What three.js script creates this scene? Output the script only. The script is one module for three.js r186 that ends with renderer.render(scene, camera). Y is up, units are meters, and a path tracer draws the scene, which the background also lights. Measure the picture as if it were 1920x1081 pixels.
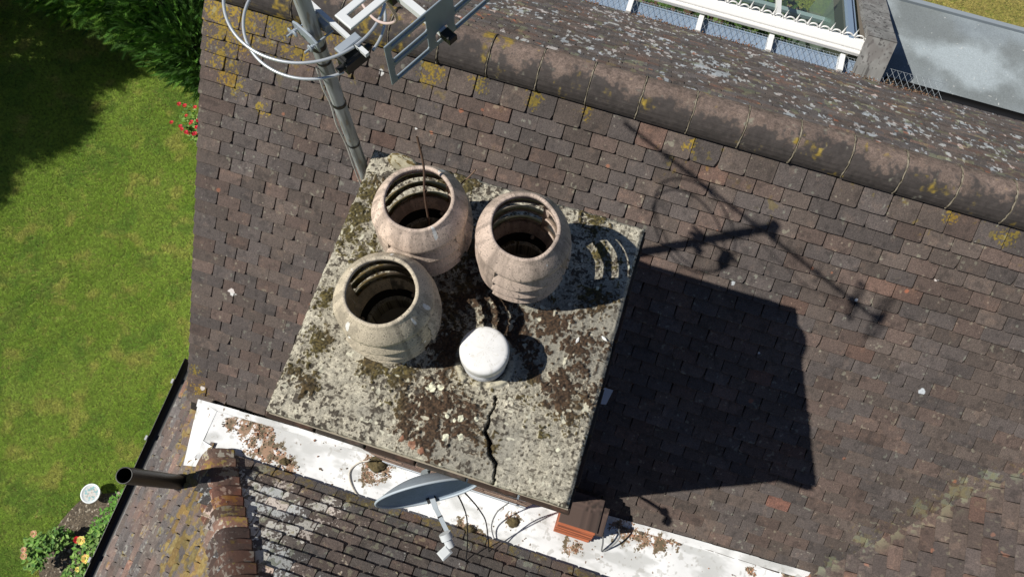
import * as THREE from 'three';
import { mergeGeometries } from 'three/addons/utils/BufferGeometryUtils.js';

// ───────────────────────── camera, sky, sun, exposure
const scene = new THREE.Scene();
const camera = new THREE.PerspectiveCamera(43.6, 1920 / 1081, 0.05, 800);
camera.rotation.order = 'YXZ';
camera.position.set(0.3314, 2.7323, 0.7042);
camera.rotation.set(-1.2575, 0.2105, 0.0955);
camera.updateMatrixWorld(true);

const SUN = new THREE.Vector3(-0.593, 0.767, 0.247).normalize();
{
  const W = 256, H = 128, d = new Float32Array(W * H * 4);
  for (let j = 0; j < H; j++) {
    const el = ((j + 0.5) / H - 0.5) * Math.PI;
    for (let i = 0; i < W; i++) {
      const t = Math.pow(Math.max(0, 1 - Math.sin(Math.max(0, el))), 3);
      const o = (j * W + i) * 4, k = 0.66;
      d[o] = k * (0.07 + 0.19 * t); d[o + 1] = k * (0.115 + 0.2 * t); d[o + 2] = k * (0.225 + 0.2 * t); d[o + 3] = 1;
    }
  }
  const sky = new THREE.DataTexture(d, W, H, THREE.RGBAFormat, THREE.FloatType);
  sky.mapping = THREE.EquirectangularReflectionMapping; sky.magFilter = THREE.LinearFilter; sky.needsUpdate = true;
  scene.background = sky; scene.environment = sky;
}
const sun = new THREE.DirectionalLight(new THREE.Color().setRGB(1, 0.95, 0.87), 4.3);
sun.position.copy(SUN).multiplyScalar(30); sun.castShadow = true;
Object.assign(sun.shadow.camera, { left: -16, right: 16, top: 16, bottom: -16, near: 1, far: 80 });
sun.shadow.mapSize.set(4096, 4096); sun.shadow.radius = 1;
scene.add(sun); scene.add(sun.target);

const renderer = new THREE.WebGLRenderer({ antialias: true });
renderer.toneMapping = THREE.LinearToneMapping;
renderer.toneMappingExposure = 1.14;
renderer.shadowMap.enabled = true;

// ───────────────────────── helpers: random, noise, textures
let seed = 7;
function rnd() { seed = (seed + 0x6d2b79f5) | 0; let t = Math.imul(seed ^ (seed >>> 15), 1 | seed); t = (t + Math.imul(t ^ (t >>> 7), 61 | t)) ^ t; return ((t ^ (t >>> 14)) >>> 0) / 4294967296; }
const rr = (a, b) => a + (b - a) * rnd();
const pick = (a) => a[Math.floor(rnd() * a.length)];
const hash = (x, y, s) => { let h = Math.imul(x, 374761393) ^ Math.imul(y, 668265263) ^ Math.imul(s + 1, 1274126177); h = Math.imul(h ^ (h >>> 13), 1274126177); return ((h ^ (h >>> 16)) >>> 0) / 4294967296; };
function noise(x, y, s = 0) {
  const xi = Math.floor(x), yi = Math.floor(y); let fx = x - xi, fy = y - yi;
  fx = fx * fx * (3 - 2 * fx); fy = fy * fy * (3 - 2 * fy);
  const a = hash(xi, yi, s), b = hash(xi + 1, yi, s), c = hash(xi, yi + 1, s), d = hash(xi + 1, yi + 1, s);
  return a + (b - a) * fx + (c - a) * fy + (a - b - c + d) * fx * fy;
}
function fbm(x, y, s = 0, o = 4) { let v = 0, a = 0.5, n = 0; for (let i = 0; i < o; i++) { v += a * noise(x, y, s + i * 17); n += a; x = x * 2.03 + 11.3; y = y * 2.03 + 5.7; a *= 0.5; } return v / n; }
const sst = (a, b, x) => { const t = Math.min(1, Math.max(0, (x - a) / (b - a))); return t * t * (3 - 2 * t); };
const mix = (a, b, t) => [a[0] + (b[0] - a[0]) * t, a[1] + (b[1] - a[1]) * t, a[2] + (b[2] - a[2]) * t];
const mul = (a, k) => [a[0] * k, a[1] * k, a[2] * k];
const lin = (c) => { c /= 255; return c <= 0.04045 ? c / 12.92 : Math.pow((c + 0.055) / 1.055, 2.4); };
function tex(w, h, fn, repeat = false) {                       // fn(u01, v01) -> sRGB 0..255
  const d = new Uint8Array(w * h * 4);
  for (let j = 0; j < h; j++) for (let i = 0; i < w; i++) {
    const c = fn((i + 0.5) / w, (j + 0.5) / h), o = (j * w + i) * 4;
    d[o] = Math.max(0, Math.min(255, c[0])); d[o + 1] = Math.max(0, Math.min(255, c[1])); d[o + 2] = Math.max(0, Math.min(255, c[2])); d[o + 3] = 255;
  }
  const t = new THREE.DataTexture(d, w, h, THREE.RGBAFormat);
  t.colorSpace = THREE.SRGBColorSpace; t.magFilter = THREE.LinearFilter; t.minFilter = THREE.LinearMipmapLinearFilter; t.generateMipmaps = true;
  if (repeat) t.wrapS = t.wrapT = THREE.RepeatWrapping;
  t.needsUpdate = true; return t;
}
function bumpTex(w, h, fn) { const t = tex(w, h, (u, v) => { const k = 255 * fn(u, v); return [k, k, k]; }, true); t.colorSpace = THREE.NoColorSpace; return t; }
const std = (o) => new THREE.MeshStandardMaterial({ roughness: 0.9, side: THREE.DoubleSide, ...o });
const srgb = (r, g, b) => new THREE.Color().setRGB(lin(r), lin(g), lin(b));
const flat = (r, g, b, o = {}) => std({ color: srgb(r, g, b), ...o });
// blotches: [u, s, radius]
function blotch(list, u, s, rag) { let m = 0; for (const b of list) { const dx = u - b[0], dy = s - b[1], r = b[2] * 1.7; if (Math.abs(dx) > r || Math.abs(dy) > r) continue; const q = 1 - Math.sqrt(dx * dx + dy * dy) / r; if (q > m) m = q; } return m > 0 ? m + rag : 0; }

// ───────────────────────── helpers: objects and geometry
const taken = {};
function numbered(n) { if (!(n in taken)) { taken[n] = 0; return n; } taken[n]++; return n + '_' + String(taken[n]).padStart(3, '0'); }
function shade(o) { o.castShadow = o.receiveShadow = true; return o; }
function tag(o, label, category, group, kind) { if (label) o.userData.label = label; if (category) o.userData.category = category; if (group) o.userData.group = group; if (kind) o.userData.kind = kind; return o; }
function thing(name, label, category, group, pos = [0, 0, 0]) { const g = new THREE.Group(); g.name = numbered(name); g.position.set(...pos); scene.add(g); return tag(g, label, category, group); }
function part(name, geo, mat, parent) { const m = shade(new THREE.Mesh(geo, mat)); m.name = parent === scene ? numbered(name) : name; parent.add(m); return m; }
function sub(name, parent) { const g = new THREE.Group(); g.name = name; parent.add(g); return g; }
const V = (x, y, z) => new THREE.Vector3(x, y, z);
function merge(list) { return mergeGeometries(list.map((g) => (g.index ? g.toNonIndexed() : g))); }
class MB {                                                  // plain triangle builder
  constructor() { this.p = []; this.u = []; this.c = []; this.hasC = false; }
  tri(a, b, c, ua, ub, uc, col) { this.p.push(...a, ...b, ...c); this.u.push(...(ua || [0, 0]), ...(ub || [0, 0]), ...(uc || [0, 0])); if (col) { this.hasC = true; this.c.push(...col, ...col, ...col); } }
  quad(a, b, c, d, ua, ub, uc, ud, col) { this.tri(a, b, c, ua, ub, uc, col); this.tri(a, c, d, ua, uc, ud, col); }
  geo() { const g = new THREE.BufferGeometry(); g.setAttribute('position', new THREE.Float32BufferAttribute(this.p, 3)); g.setAttribute('uv', new THREE.Float32BufferAttribute(this.u, 2)); if (this.hasC) g.setAttribute('color', new THREE.Float32BufferAttribute(this.c, 3)); g.computeVertexNormals(); return g; }
}
function boxAt(x, y, z, sx, sy, sz, ry = 0, bevel = 0) {
  let g;
  if (bevel) { const s = new THREE.Shape(); const a = sx / 2 - bevel, b = sz / 2 - bevel; s.moveTo(-a, -b); s.lineTo(a, -b); s.lineTo(a, b); s.lineTo(-a, b); s.closePath(); g = new THREE.ExtrudeGeometry(s, { depth: sy - 2 * bevel, bevelEnabled: true, bevelThickness: bevel, bevelSize: bevel, bevelSegments: 1, steps: 1 }); g.translate(0, 0, -(sy - 2 * bevel) / 2); g.rotateX(-Math.PI / 2); } else g = new THREE.BoxGeometry(sx, sy, sz).toNonIndexed();
  if (ry) g.rotateY(ry); g.translate(x, y, z); return g;
}
function tube(pts, r, rad = 8, seg = 0) { const c = pts.length === 2 ? new THREE.LineCurve3(pts[0], pts[1]) : new THREE.CatmullRomCurve3(pts); return new THREE.TubeGeometry(c, seg || Math.max(1, (pts.length - 1) * (pts.length === 2 ? 1 : 8)), r, rad, false).toNonIndexed(); }
function rod(a, b, r, rad = 12) {                           // closed straight cylinder
  const d = b.clone().sub(a), g = new THREE.CylinderGeometry(r, r, d.length(), rad); g.applyQuaternion(new THREE.Quaternion().setFromUnitVectors(V(0, 1, 0), d.clone().normalize())); g.translate((a.x + b.x) / 2, (a.y + b.y) / 2, (a.z + b.z) / 2); return g.toNonIndexed();
}
function bar(a, b, w, h) {                                  // square bar, w sideways, h up
  const d = b.clone().sub(a), g = new THREE.BoxGeometry(w, h, d.length()); const m = new THREE.Matrix4().lookAt(a, b, V(0, 1, 0)); g.applyMatrix4(m); g.translate((a.x + b.x) / 2, (a.y + b.y) / 2, (a.z + b.z) / 2); return g.toNonIndexed();
}
// closed cross-section [[r,y]...] swept about y from p0 to p1
function sweep(sec, p0, p1, seg, wob) {
  const n = sec.length, full = Math.abs(p1 - p0 - Math.PI * 2) < 1e-4, pos = [], uv = [], idx = [];
  let per = 0; const acc = [0]; for (let i = 0; i < n; i++) { const a = sec[i], b = sec[(i + 1) % n]; per += Math.hypot(a[0] - b[0], a[1] - b[1]); acc.push(per); }
  for (let j = 0; j <= seg; j++) { const t = p0 + (p1 - p0) * j / seg, c = Math.cos(t), s = Math.sin(t); for (let i = 0; i <= n; i++) { const q = sec[i % n], k = wob ? wob(t, q[1]) : 0; pos.push((q[0] + k) * c, q[1], (q[0] + k) * s); uv.push(t / (Math.PI * 2) * 1.5, acc[i]); } }
  const w = n + 1;
  for (let j = 0; j < seg; j++) for (let i = 0; i < n; i++) { const a = j * w + i, b = a + 1, c = a + w, d = c + 1; idx.push(a, b, c, b, d, c); }
  let g = new THREE.BufferGeometry(); g.setAttribute('position', new THREE.Float32BufferAttribute(pos, 3)); g.setAttribute('uv', new THREE.Float32BufferAttribute(uv, 2)); g.setIndex(idx); g.computeVertexNormals(); g = g.toNonIndexed();
  if (!full) {
    const tri = THREE.ShapeUtils.triangulateShape(sec.map((q) => new THREE.Vector2(q[0], q[1])), []), b = new MB();
    for (const t of [p0, p1]) { const c = Math.cos(t), s = Math.sin(t), P = (i) => [sec[i][0] * c, sec[i][1], sec[i][0] * s]; for (const [x, y, z] of tri) b.tri(P(x), P(y), P(z), [sec[x][0], sec[x][1]], [sec[y][0], sec[y][1]], [sec[z][0], sec[z][1]]); }
    g = mergeGeometries([g, b.geo()]);
  }
  return g;
}
function grid(nx, nz, fn) {                                 // fn(i/nx, j/nz) -> {p:[x,y,z], uv:[u,v]}; smooth sheet
  const pos = [], uv = [], idx = [];
  for (let j = 0; j <= nz; j++) for (let i = 0; i <= nx; i++) { const q = fn(i / nx, j / nz); pos.push(...q.p); uv.push(...q.uv); }
  for (let j = 0; j < nz; j++) for (let i = 0; i < nx; i++) { const a = j * (nx + 1) + i, b = a + 1, c = a + nx + 1, d = c + 1; idx.push(a, c, b, b, c, d); }
  const g = new THREE.BufferGeometry(); g.setAttribute('position', new THREE.Float32BufferAttribute(pos, 3)); g.setAttribute('uv', new THREE.Float32BufferAttribute(uv, 2)); g.setIndex(idx); g.computeVertexNormals(); return g;
}

// ───────────────────────── ground
const GY = -6.0;
{
  const t = tex(1024, 1024, (u, v) => {
    const P = (f, s, o) => fbm(u * f, v * f, s, o);
    let c = mix([84, 96, 36], [112, 120, 50], P(14, 3, 3)); c = mix(c, [130, 122, 70], sst(0.55, 0.75, P(22, 9, 4)) * 0.6); const g = 0.6 + 0.8 * noise(u * 512, v * 512, 4); return mul(c, g);
  }, true);
  t.repeat.set(100, 100);
  const g = new THREE.PlaneGeometry(600, 600, 1, 1).rotateX(-Math.PI / 2); g.translate(0, GY, 0);
  tag(part('lawn', g, std({ map: t, roughness: 1 }), scene), 'green mown garden lawn around the house', 'lawn', null, 'structure');
}

// ───────────────────────── roof slopes and tiles
const GA = 0.0924, TW = 0.168;
function tileTint() {
  const r = rnd(); let k = rr(0.76, 1.24), c;
  if (r < 0.38) c = [0.92, 0.965, 1.02]; else if (r < 0.76) c = [1, 0.985, 0.965]; else if (r < 0.965) c = [1.09, 0.985, 0.945]; else { c = [1.26, 1.0, 0.9]; k *= 1.03; }
  return mul(c, k);
}
function tileGeo(F, u, s, w, o = {}) {
  const th = 0.018, len = o.len || 0.135, rc = rr(0.006, 0.019), rot = rr(-0.008, 0.008), roll = rr(-0.012, 0.012), dh = rr(-0.0015, 0.002), ds = rr(-0.003, 0.003) + (rnd() < 0.04 ? rr(-0.006, 0.008) : 0);
  const hw = w / 2, e = () => rr(-0.0018, 0.0018), tint = o.tint || tileTint();
  const chip = rnd() < 0.05 ? rr(0.01, 0.03) : 0;
  const ring = [[-hw, -len], [hw, -len], [hw + e(), -rc - 0.003 - chip], [hw - rc * 0.3 - chip * 0.4, -rc * 0.3], [hw - rc - chip, 0 + e()], [hw * 0.1, e()], [-hw + rc, 0 + e()], [-hw + rc * 0.3, -rc * 0.3], [-hw + e(), -rc - 0.003]];
  const H = (b) => 0.002 + (0.0225 + dh) * (1 + b / GA * 0.98);
  const C = Math.cos(rot), S = Math.sin(rot);
  const at = (a, b, h) => { const x = u + a * C - b * S, y = s + ds + a * S + b * C; const hh = h + a * roll; return { p: [F.o[0] + F.U[0] * x + F.S[0] * y + F.N[0] * hh, F.o[1] + F.U[1] * x + F.S[1] * y + F.N[1] * hh, F.o[2] + F.U[2] * x + F.S[2] * y + F.N[2] * hh], t: [(x - F.u0) / (F.u1 - F.u0), (y - F.s0) / (F.s1 - F.s0)] }; };
  const m = new MB(), n = ring.length, bv = 0.0025;
  const sgn = (q) => (q > 0 ? 1 : -1);
  const top = ring.map(([a, b]) => at(a - sgn(a) * bv, b > -0.002 ? b - bv : b, H(b))), mid = ring.map(([a, b]) => at(a, b, H(b) - bv)), low = ring.map(([a, b]) => at(a, b, H(b) - th)), cen = at(0, -GA * 0.45, H(-GA * 0.45) + (o.camber ?? 0.0015));
  for (let i = 0; i < n; i++) {
    const j = (i + 1) % n;
    m.tri(cen.p, top[j].p, top[i].p, cen.t, top[j].t, top[i].t, tint);
    if (i === 0) continue;                                  // head of the tile lies under the course above
    m.quad(top[i].p, top[j].p, mid[j].p, mid[i].p, top[i].t, top[j].t, mid[j].t, mid[i].t, tint);
    m.quad(mid[i].p, mid[j].p, low[j].p, low[i].p, mid[i].t, mid[j].t, low[j].t, low[i].t, mul(tint, 1));
  }
  return m.geo();
}
const FW = camera.matrixWorldInverse.copy(camera.matrixWorld).invert();
camera.updateProjectionMatrix();
function layTiles(F, k0, k1, uMin, uMax, keep, parent, mat, nOwn, first) {
  const list = [];
  for (let k = k0; k <= k1; k++) {
    const s = F.s00 + GA * k; let u = uMin, i = 0;
    const drift = 0.006 * (fbm(k * 0.7, F.seed, 5) - 0.5);
    while (u < uMax) {
      const w = i === 0 && first ? (((k % 2) + 2) % 2 === (first === 2 ? 1 : 0) ? TW : TW * 1.5) : TW;
      const uc = u + w / 2; u += w; i++;
      const P = V(...F.o).addScaledVector(V(...F.U), uc + (first ? 0 : (((k % 2) + 2) % 2) * TW * 0.5)).addScaledVector(V(...F.S), s - GA / 2);
      const jit = rr(-0.0018, 0.0018); const gap = rnd() < 0.12 ? rr(0.006, 0.011) : rr(0.0028, 0.0055);
      if (!keep(P)) continue;
      const uu = uc + (first ? 0 : (((k % 2) + 2) % 2) * TW * 0.5) + jit;
      const red = F.seed === 1 && Math.hypot(uu - 2.29, s - 2.34) < 0.06 ? { tint: [1.75, 1.12, 0.98] } : null;
      const g = tileGeo(F, uu, s + drift + 0.005 * (noise(uu * 1.4, s * 3, 31) - 0.5), w - gap, red || (k === k0 && F.topLen ? { len: F.topLen } : F.tile || {}));
      const q = P.clone().project(camera), seen = Math.abs(q.x) < 1.03 && Math.abs(q.y) < 1.05 && !(F.hidden && F.hidden(P));
      list.push({ g, d: seen ? P.distanceTo(camera.position) : 1e6 + P.distanceTo(camera.position) });
    }
  }
  list.sort((a, b) => a.d - b.d);
  for (const q of list.slice(0, nOwn)) part('roof_tile', q.g, mat, parent);
  const rest = list.slice(nOwn); if (rest.length) part('further_tiles', mergeGeometries(rest.map((q) => q.g)), mat, parent).userData.kind = 'stuff';
}
const clayBump = bumpTex(512, 512, (u, v) => 0.5 * fbm(u * 40, v * 40, 3, 4) + 0.5 * noise(u * 170, v * 170, 8));
function slopeMat(F, w, h, fn) {
  const t = tex(w, h, (a, b) => fn(F.u0 + a * (F.u1 - F.u0), F.s0 + b * (F.s1 - F.s0)));
  const bt = clayBump.clone(); bt.repeat.set((F.u1 - F.u0) / 0.8, (F.s1 - F.s0) / 0.8); bt.needsUpdate = true;
  return std({ map: t, vertexColors: true, roughness: 0.88, bumpMap: bt, bumpScale: 0.0025 });
}
function clayBase(u, s, b = [88, 79, 74]) {
  let c = mul(b, 0.9 + 0.2 * fbm(u * 5, s * 5, 2, 3));
  const bl = fbm(u * 26, s * 26, 12, 3); c = mix(c, mul(b, 0.55), sst(0.56, 0.78, bl) * 0.36);
  c = mix(c, [122, 104, 92], sst(0.62, 0.8, fbm(u * 19, s * 19, 40, 3)) * 0.32);
  return mul(c, 0.8 + 0.4 * noise(u * 330, s * 330, 6));
}
const underMat = flat(38, 34, 32);

// main slope, facing the camera
const aM = Math.atan(0.9692), sM = Math.sin(aM), cM = Math.cos(aM);
const mainY = (z) => -0.953 - 0.9692 * (z + 1.6924);
const valleyX = (z) => 3.547 - (z + 0.628) * (0.807 / 0.952);
const YEL = [[-2.2, 0.085, 0.1], [-2.09, 0.183, 0.12], [-1.785, 0.04, 0.14], [-1.377, -0.004, 0.1], [-2.116, 0.354, 0.08], [-2.036, 0.468, 0.07], [-1.632, 0.175, 0.05], [-0.805, 0.065, 0.06], [-0.488, 0.05, 0.05], [-0.143, 0.06, 0.045], [0.16, 0.056, 0.04], [-0.746, -0.061, 0.05], [0.825, 0.06, 0.04], [2.336, 0.05, 0.035], [2.68, 0.06, 0.05], [-1.993, 0.062, 0.1], [-1.842, 0.605, 0.04], [-2.164, 2.973, 0.06], [-2.2, 2.8, 0.04], [-1.237, 2.257, 0.03]];
const ORA = [[-1.686, 0.589, 0.012], [-0.563, 0.25, 0.016], [-0.436, 0.208, 0.012], [-0.716, 0.434, 0.01], [1.759, 0.579, 0.01], [1.878, 0.569, 0.008], [2.327, 0.549, 0.012], [1.771, 1.589, 0.012], [1.141, 0.515, 0.012], [3.212, 1.714, 0.015], [0.389, 0.323, 0.01], [1.9, 2.1, 0.012], [2.5, 1.8, 0.012], [-2.1, 1.24, 0.012], [-1.35, 1.9, 0.01]];
const WHI = [[-1.094, 0.17, 0.022], [-2.15, 2.95, 0.026], [1.36, 0.818, 0.022], [1.684, 1.229, 0.01], [2.453, 0.433, 0.01], [2.08, 0.689, 0.008], [2.711, 1.147, 0.026], [-1.953, 2.018, 0.035], [-0.821, 0.436, 0.01], [0.517, 0.981, 0.008]];
const MOSSV = [[2.799, 2.668, 0.06], [2.912, 2.398, 0.1], [3.144, 2.012, 0.1], [3.293, 1.801, 0.14], [3.396, 1.591, 0.06], [3.519, 1.494, 0.05], [3.04, 2.184, 0.06]];
const mainRoof = thing('main_roof', 'large dark brown clay tiled roof slope the chimney rises from', 'roof');
{
  const F = { o: [0, -0.953, -1.6924], U: [1, 0, 0], S: [0, -sM, cM], N: [0, cM, sM], u0: -2.45, u1: 4.55, s0: -0.35, s1: 3.15, s00: 0.1507, seed: 1, topLen: 0.21, hidden: (P) => P.z < 0.62 && P.z > -0.72 && P.x > -0.95 && P.x < 0.75 };
  F.o[1] -= 0.008 * cM; F.o[2] -= 0.008 * sM;
  const ticks = []; for (let i = 0; i < 900; i++) ticks.push([rr(-2.4, 4.5), rr(-0.2, 3.1), rr(0.002, 0.006)]);
  const cell = new Map(); for (const t of ticks) { const k = Math.floor(t[0] / 0.1) + ',' + Math.floor(t[1] / 0.1); (cell.get(k) || cell.set(k, []).get(k)).push(t); }
  const mat = slopeMat(F, 2048, 1024, (u, s) => {
    let c = clayBase(u, s); const n1 = fbm(u * 22, s * 22, 21, 4), n2 = noise(u * 120, s * 120, 22);
    const y = blotch(YEL, u, s, 1.6 * (n1 - 0.5) + 1.3 * (n2 - 0.5)); c = mix(c, mix([104, 92, 42], [158, 132, 40], n2), sst(0.4, 0.86, y) * 0.85);
    c = mix(c, [120, 104, 50], 0.65 * sst(0.70, 0.78, n1) * sst(0.45, 0.6, fbm(u * 2.2, s * 2.2, 70, 2)) * sst(0.6, 0.1, s));
    c = mix(c, [138, 138, 122], sst(0.74, 0.82, fbm(u * 30, s * 30, 33, 3)) * 0.6);
    c = mix(c, [150, 102, 80], sst(0.3, 0.6, blotch(ORA, u, s, 1.2 * (n1 - 0.5))) * 0.85);
    c = mix(c, [205, 208, 208], sst(0.45, 0.55, blotch(WHI, u, s, 1.3 * (n1 - 0.5))));
    const mv = blotch(MOSSV, u, s, 1.9 * (n1 - 0.5)); c = mix(c, [118, 121, 102], sst(0.66, 0.82, mv) * 0.75); c = mix(c, [140, 124, 50], sst(0.60, 0.72, blotch(MOSSV, u, s, 2.6 * (fbm(u * 40, s * 40, 29, 3) - 0.5)) - 0.1) * 0.15);
    const band = Math.abs(u - valleyX(-1.6924 + s * cM)); 
    for (const t of cell.get(Math.floor(u / 0.1) + ',' + Math.floor(s / 0.1)) || []) if (Math.hypot(u - t[0], s - t[1]) < t[2]) c = mix(c, [158, 150, 134], 0.6);
    return c;
  });
  layTiles(F, 0, 32, -2.276, 4.6, (P) => P.x < valleyX(P.z) + 0.11 && P.z < 0.56 && !(Math.abs(P.x) < 0.46 && P.z > -0.42 && P.z < 0.6), mainRoof, mat, 300, 2);
  const b = new MB(), h = (x, z, d) => [x, mainY(z) - d, z];
  b.quad(h(-2.25, -1.8, 0.03), h(4.9, -1.8, 0.03), h(2.5, 0.6, 0.03), h(-2.25, 0.6, 0.03)); b.quad(h(-2.25, -1.8, 0.09), h(4.9, -1.8, 0.09), h(2.5, 0.6, 0.09), h(-2.25, 0.6, 0.09)); b.quad(h(-2.25, -1.8, 0.03), h(-2.25, 0.6, 0.03), h(-2.25, 0.6, 0.09), h(-2.25, -1.8, 0.09));
  part('roof_deck', b.geo(), underMat, mainRoof);
  // ridge tiles bedded in mortar
  const rt = tex(2048, 256, (u, v) => {                     // u along 8 m of ridge, v across the arc from the front edge
    const x = u * 8, a = v * 0.5; let c = clayBase(x, a + 9, [118, 103, 94]); const n = fbm(x * 9, a * 9, 51, 4), f = fbm(x * 45, a * 45, 52, 3);
    c = mix(c, [54, 51, 50], sst(0.03, -0.03, a - 0.165 - 0.16 * (n - 0.5) - 0.13 * (f - 0.5)) * 0.85);
    c = mix(c, [136, 138, 122], sst(0.68, 0.78, 0.6 * fbm(x * 12, a * 12, 53, 3) + 0.4 * f) * 0.6);
    const lf = sst(2.6, 0.4, x); c = mix(c, [150, 126, 42], sst(0.52, 0.68, 0.7 * fbm(x * 8, a * 8, 54, 4) + 0.3 * f - 0.10 + 0.14 * lf) * 0.8);
    return mul(c, 0.78 + 0.44 * f);
  });
  const rm = std({ map: rt, roughness: 0.88, bumpMap: clayBump, bumpScale: 0.002 });
  const jt = tex(128, 128, (u, v) => mix([134, 127, 112], [80, 74, 60], sst(0.4, 0.65, fbm(u * 20, v * 20, 4, 3)))); const jm = std({ map: jt });
  for (let k = -8; k < 18; k++) {
    const x0 = 0.151 + 0.305 * k, x1 = x0 + 0.305, dy = rr(-0.004, 0.004), dz = rr(-0.004, 0.004), tl = rr(-0.006, 0.006); if (x0 < -2.4) continue;
    const N = 14, r = 0.118, R = 0.133, m = new MB(), A = (i) => (-8 + 196 * i / N) * Math.PI / 180;
    const at = (x, i, q) => [x, -0.935 + dy + (x - x0 - 0.15) * tl + q * Math.sin(A(i)) * 0.94, -1.807 + dz + q * Math.cos(A(i))], U = (x, i) => [(x + 2.5) / 8, i / N * 0.8];
    const g0 = 0.003, xs = [x0 + g0, x0 + g0 + 0.006, x1 - g0 - 0.006, x1 - g0], qs = [R - 0.004, R, R, R - 0.004];
    for (let i = 0; i < N; i++) {
      for (let j = 0; j < 3; j++) m.quad(at(xs[j], i, qs[j]), at(xs[j + 1], i, qs[j + 1]), at(xs[j + 1], i + 1, qs[j + 1]), at(xs[j], i + 1, qs[j]), U(xs[j], i), U(xs[j + 1], i), U(xs[j + 1], i + 1), U(xs[j], i + 1));
      for (const j of [0, 3]) m.quad(at(xs[j], i, qs[j]), at(xs[j], i + 1, qs[j]), at(xs[j], i + 1, r), at(xs[j], i, r), U(xs[j], i), U(xs[j], i + 1), U(xs[j], i + 1), U(xs[j], i));
    }
    for (const i of [0, N]) m.quad(at(xs[0], i, R - 0.004), at(xs[3], i, R - 0.004), at(xs[3], i, r), at(xs[0], i, r), U(xs[0], i), U(xs[3], i), U(xs[3], i), U(xs[0], i));
    let g = m.geo(); g.deleteAttribute('normal'); g.computeVertexNormals();
    const t = part('ridge_tile', g, rm, mainRoof);
    const j = new MB(), M = 40; for (let i = 0; i < M; i++) { const f = (q) => q / M * N, w = (q) => 0.002 + 0.006 * noise(q * 0.9, k, 3), h = (q) => R + 0.004 * noise(q * 0.5, k + 40, 3) - 0.001; const o = (q) => 0.005 * (noise(q * 0.3, k, 9) - 0.5); j.quad(at(x1 - w(i) + o(i), f(i), h(i) - 0.003), at(x1 + o(i), f(i), h(i) + 0.003), at(x1 + o(i + 1), f(i + 1), h(i + 1) + 0.003), at(x1 - w(i + 1) + o(i + 1), f(i + 1), h(i + 1) - 0.003), [0, i / 40], [0.1, i / 40], [0.1, (i + 1) / 40], [0, (i + 1) / 40]); j.quad(at(x1 + o(i), f(i), h(i) + 0.003), at(x1 + w(i) + o(i), f(i), h(i) - 0.003), at(x1 + w(i + 1) + o(i + 1), f(i + 1), h(i + 1) - 0.003), at(x1 + o(i + 1), f(i + 1), h(i + 1) + 0.003), [0.1, i / 40], [0.2, i / 40], [0.2, (i + 1) / 40], [0.1, (i + 1) / 40]); }
    part('mortar_joint', j.geo(), jm, t);
  }
}
// rear slope, falling away behind the ridge
{
  const rear = thing('rear_roof', 'weathered tile slope behind the ridge, speckled with white lichen', 'roof');
  const F = { o: [0, -0.856, -1.807], U: [1, 0, 0], S: [0, -sM, -cM], N: [0, cM, -sM], u0: -2.5, u1: 6.0, s0: 0, s1: 3.6, s00: 0.1, seed: 2 };
  const RW = [[-0.098, 0.913, 0.2], [0.496, 1.915, 0.3], [0.757, 1.68, 0.35], [0.923, 1.576, 0.35], [0.254, 2.261, 0.2], [-0.522, 1.796, 0.3], [0.992, 1.336, 0.3], [0.217, 2.986, 0.3], [1.873, 1.555, 0.12], [2.363, 1.285, 0.25], [2.374, 1.071, 0.15], [2.247, 2.486, 0.15], [3.2, 1.4, 0.3], [3.0, 2.2, 0.2], [1.5, 2.6, 0.2]];
  const mat = slopeMat(F, 2048, 1024, (u, s) => {
    let c = clayBase(u, s, [98, 90, 86]); const n = fbm(u * 16, s * 7, 61, 4), w = blotch(RW, u, s, 0);
    const hf = fbm(u * 34, s * 16, 62, 3); c = mix(c, [192, 196, 196], sst(0.62, 0.67, 0.45 * n + 0.55 * hf + 0.12 * w) * 0.85);
    c = mix(c, [134, 138, 104], sst(0.66, 0.72, fbm(u * 14, s * 9, 65, 3)) * 0.5);
    c = mix(c, [158, 104, 80], sst(0.80, 0.82, fbm(u * 11, s * 14, 67, 3)) * 0.8); return c;
  });
  layTiles(F, 1, 37, -2.4, 6.0, () => true, rear, mat, 0, 0);
  const b = new MB(), h = (x, z, d) => [x, -0.848 + 0.9692 * (z + 1.807) - d, z];
  b.quad(h(-2.3, -1.8, 0.03), h(6, -1.8, 0.03), h(6, -4.3, 0.03), h(-2.3, -4.3, 0.03)); b.quad(h(-2.3, -1.8, 0.09), h(6, -1.8, 0.09), h(6, -4.3, 0.09), h(-2.3, -4.3, 0.09));
  part('roof_deck', b.geo(), underMat, rear);
}
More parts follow.
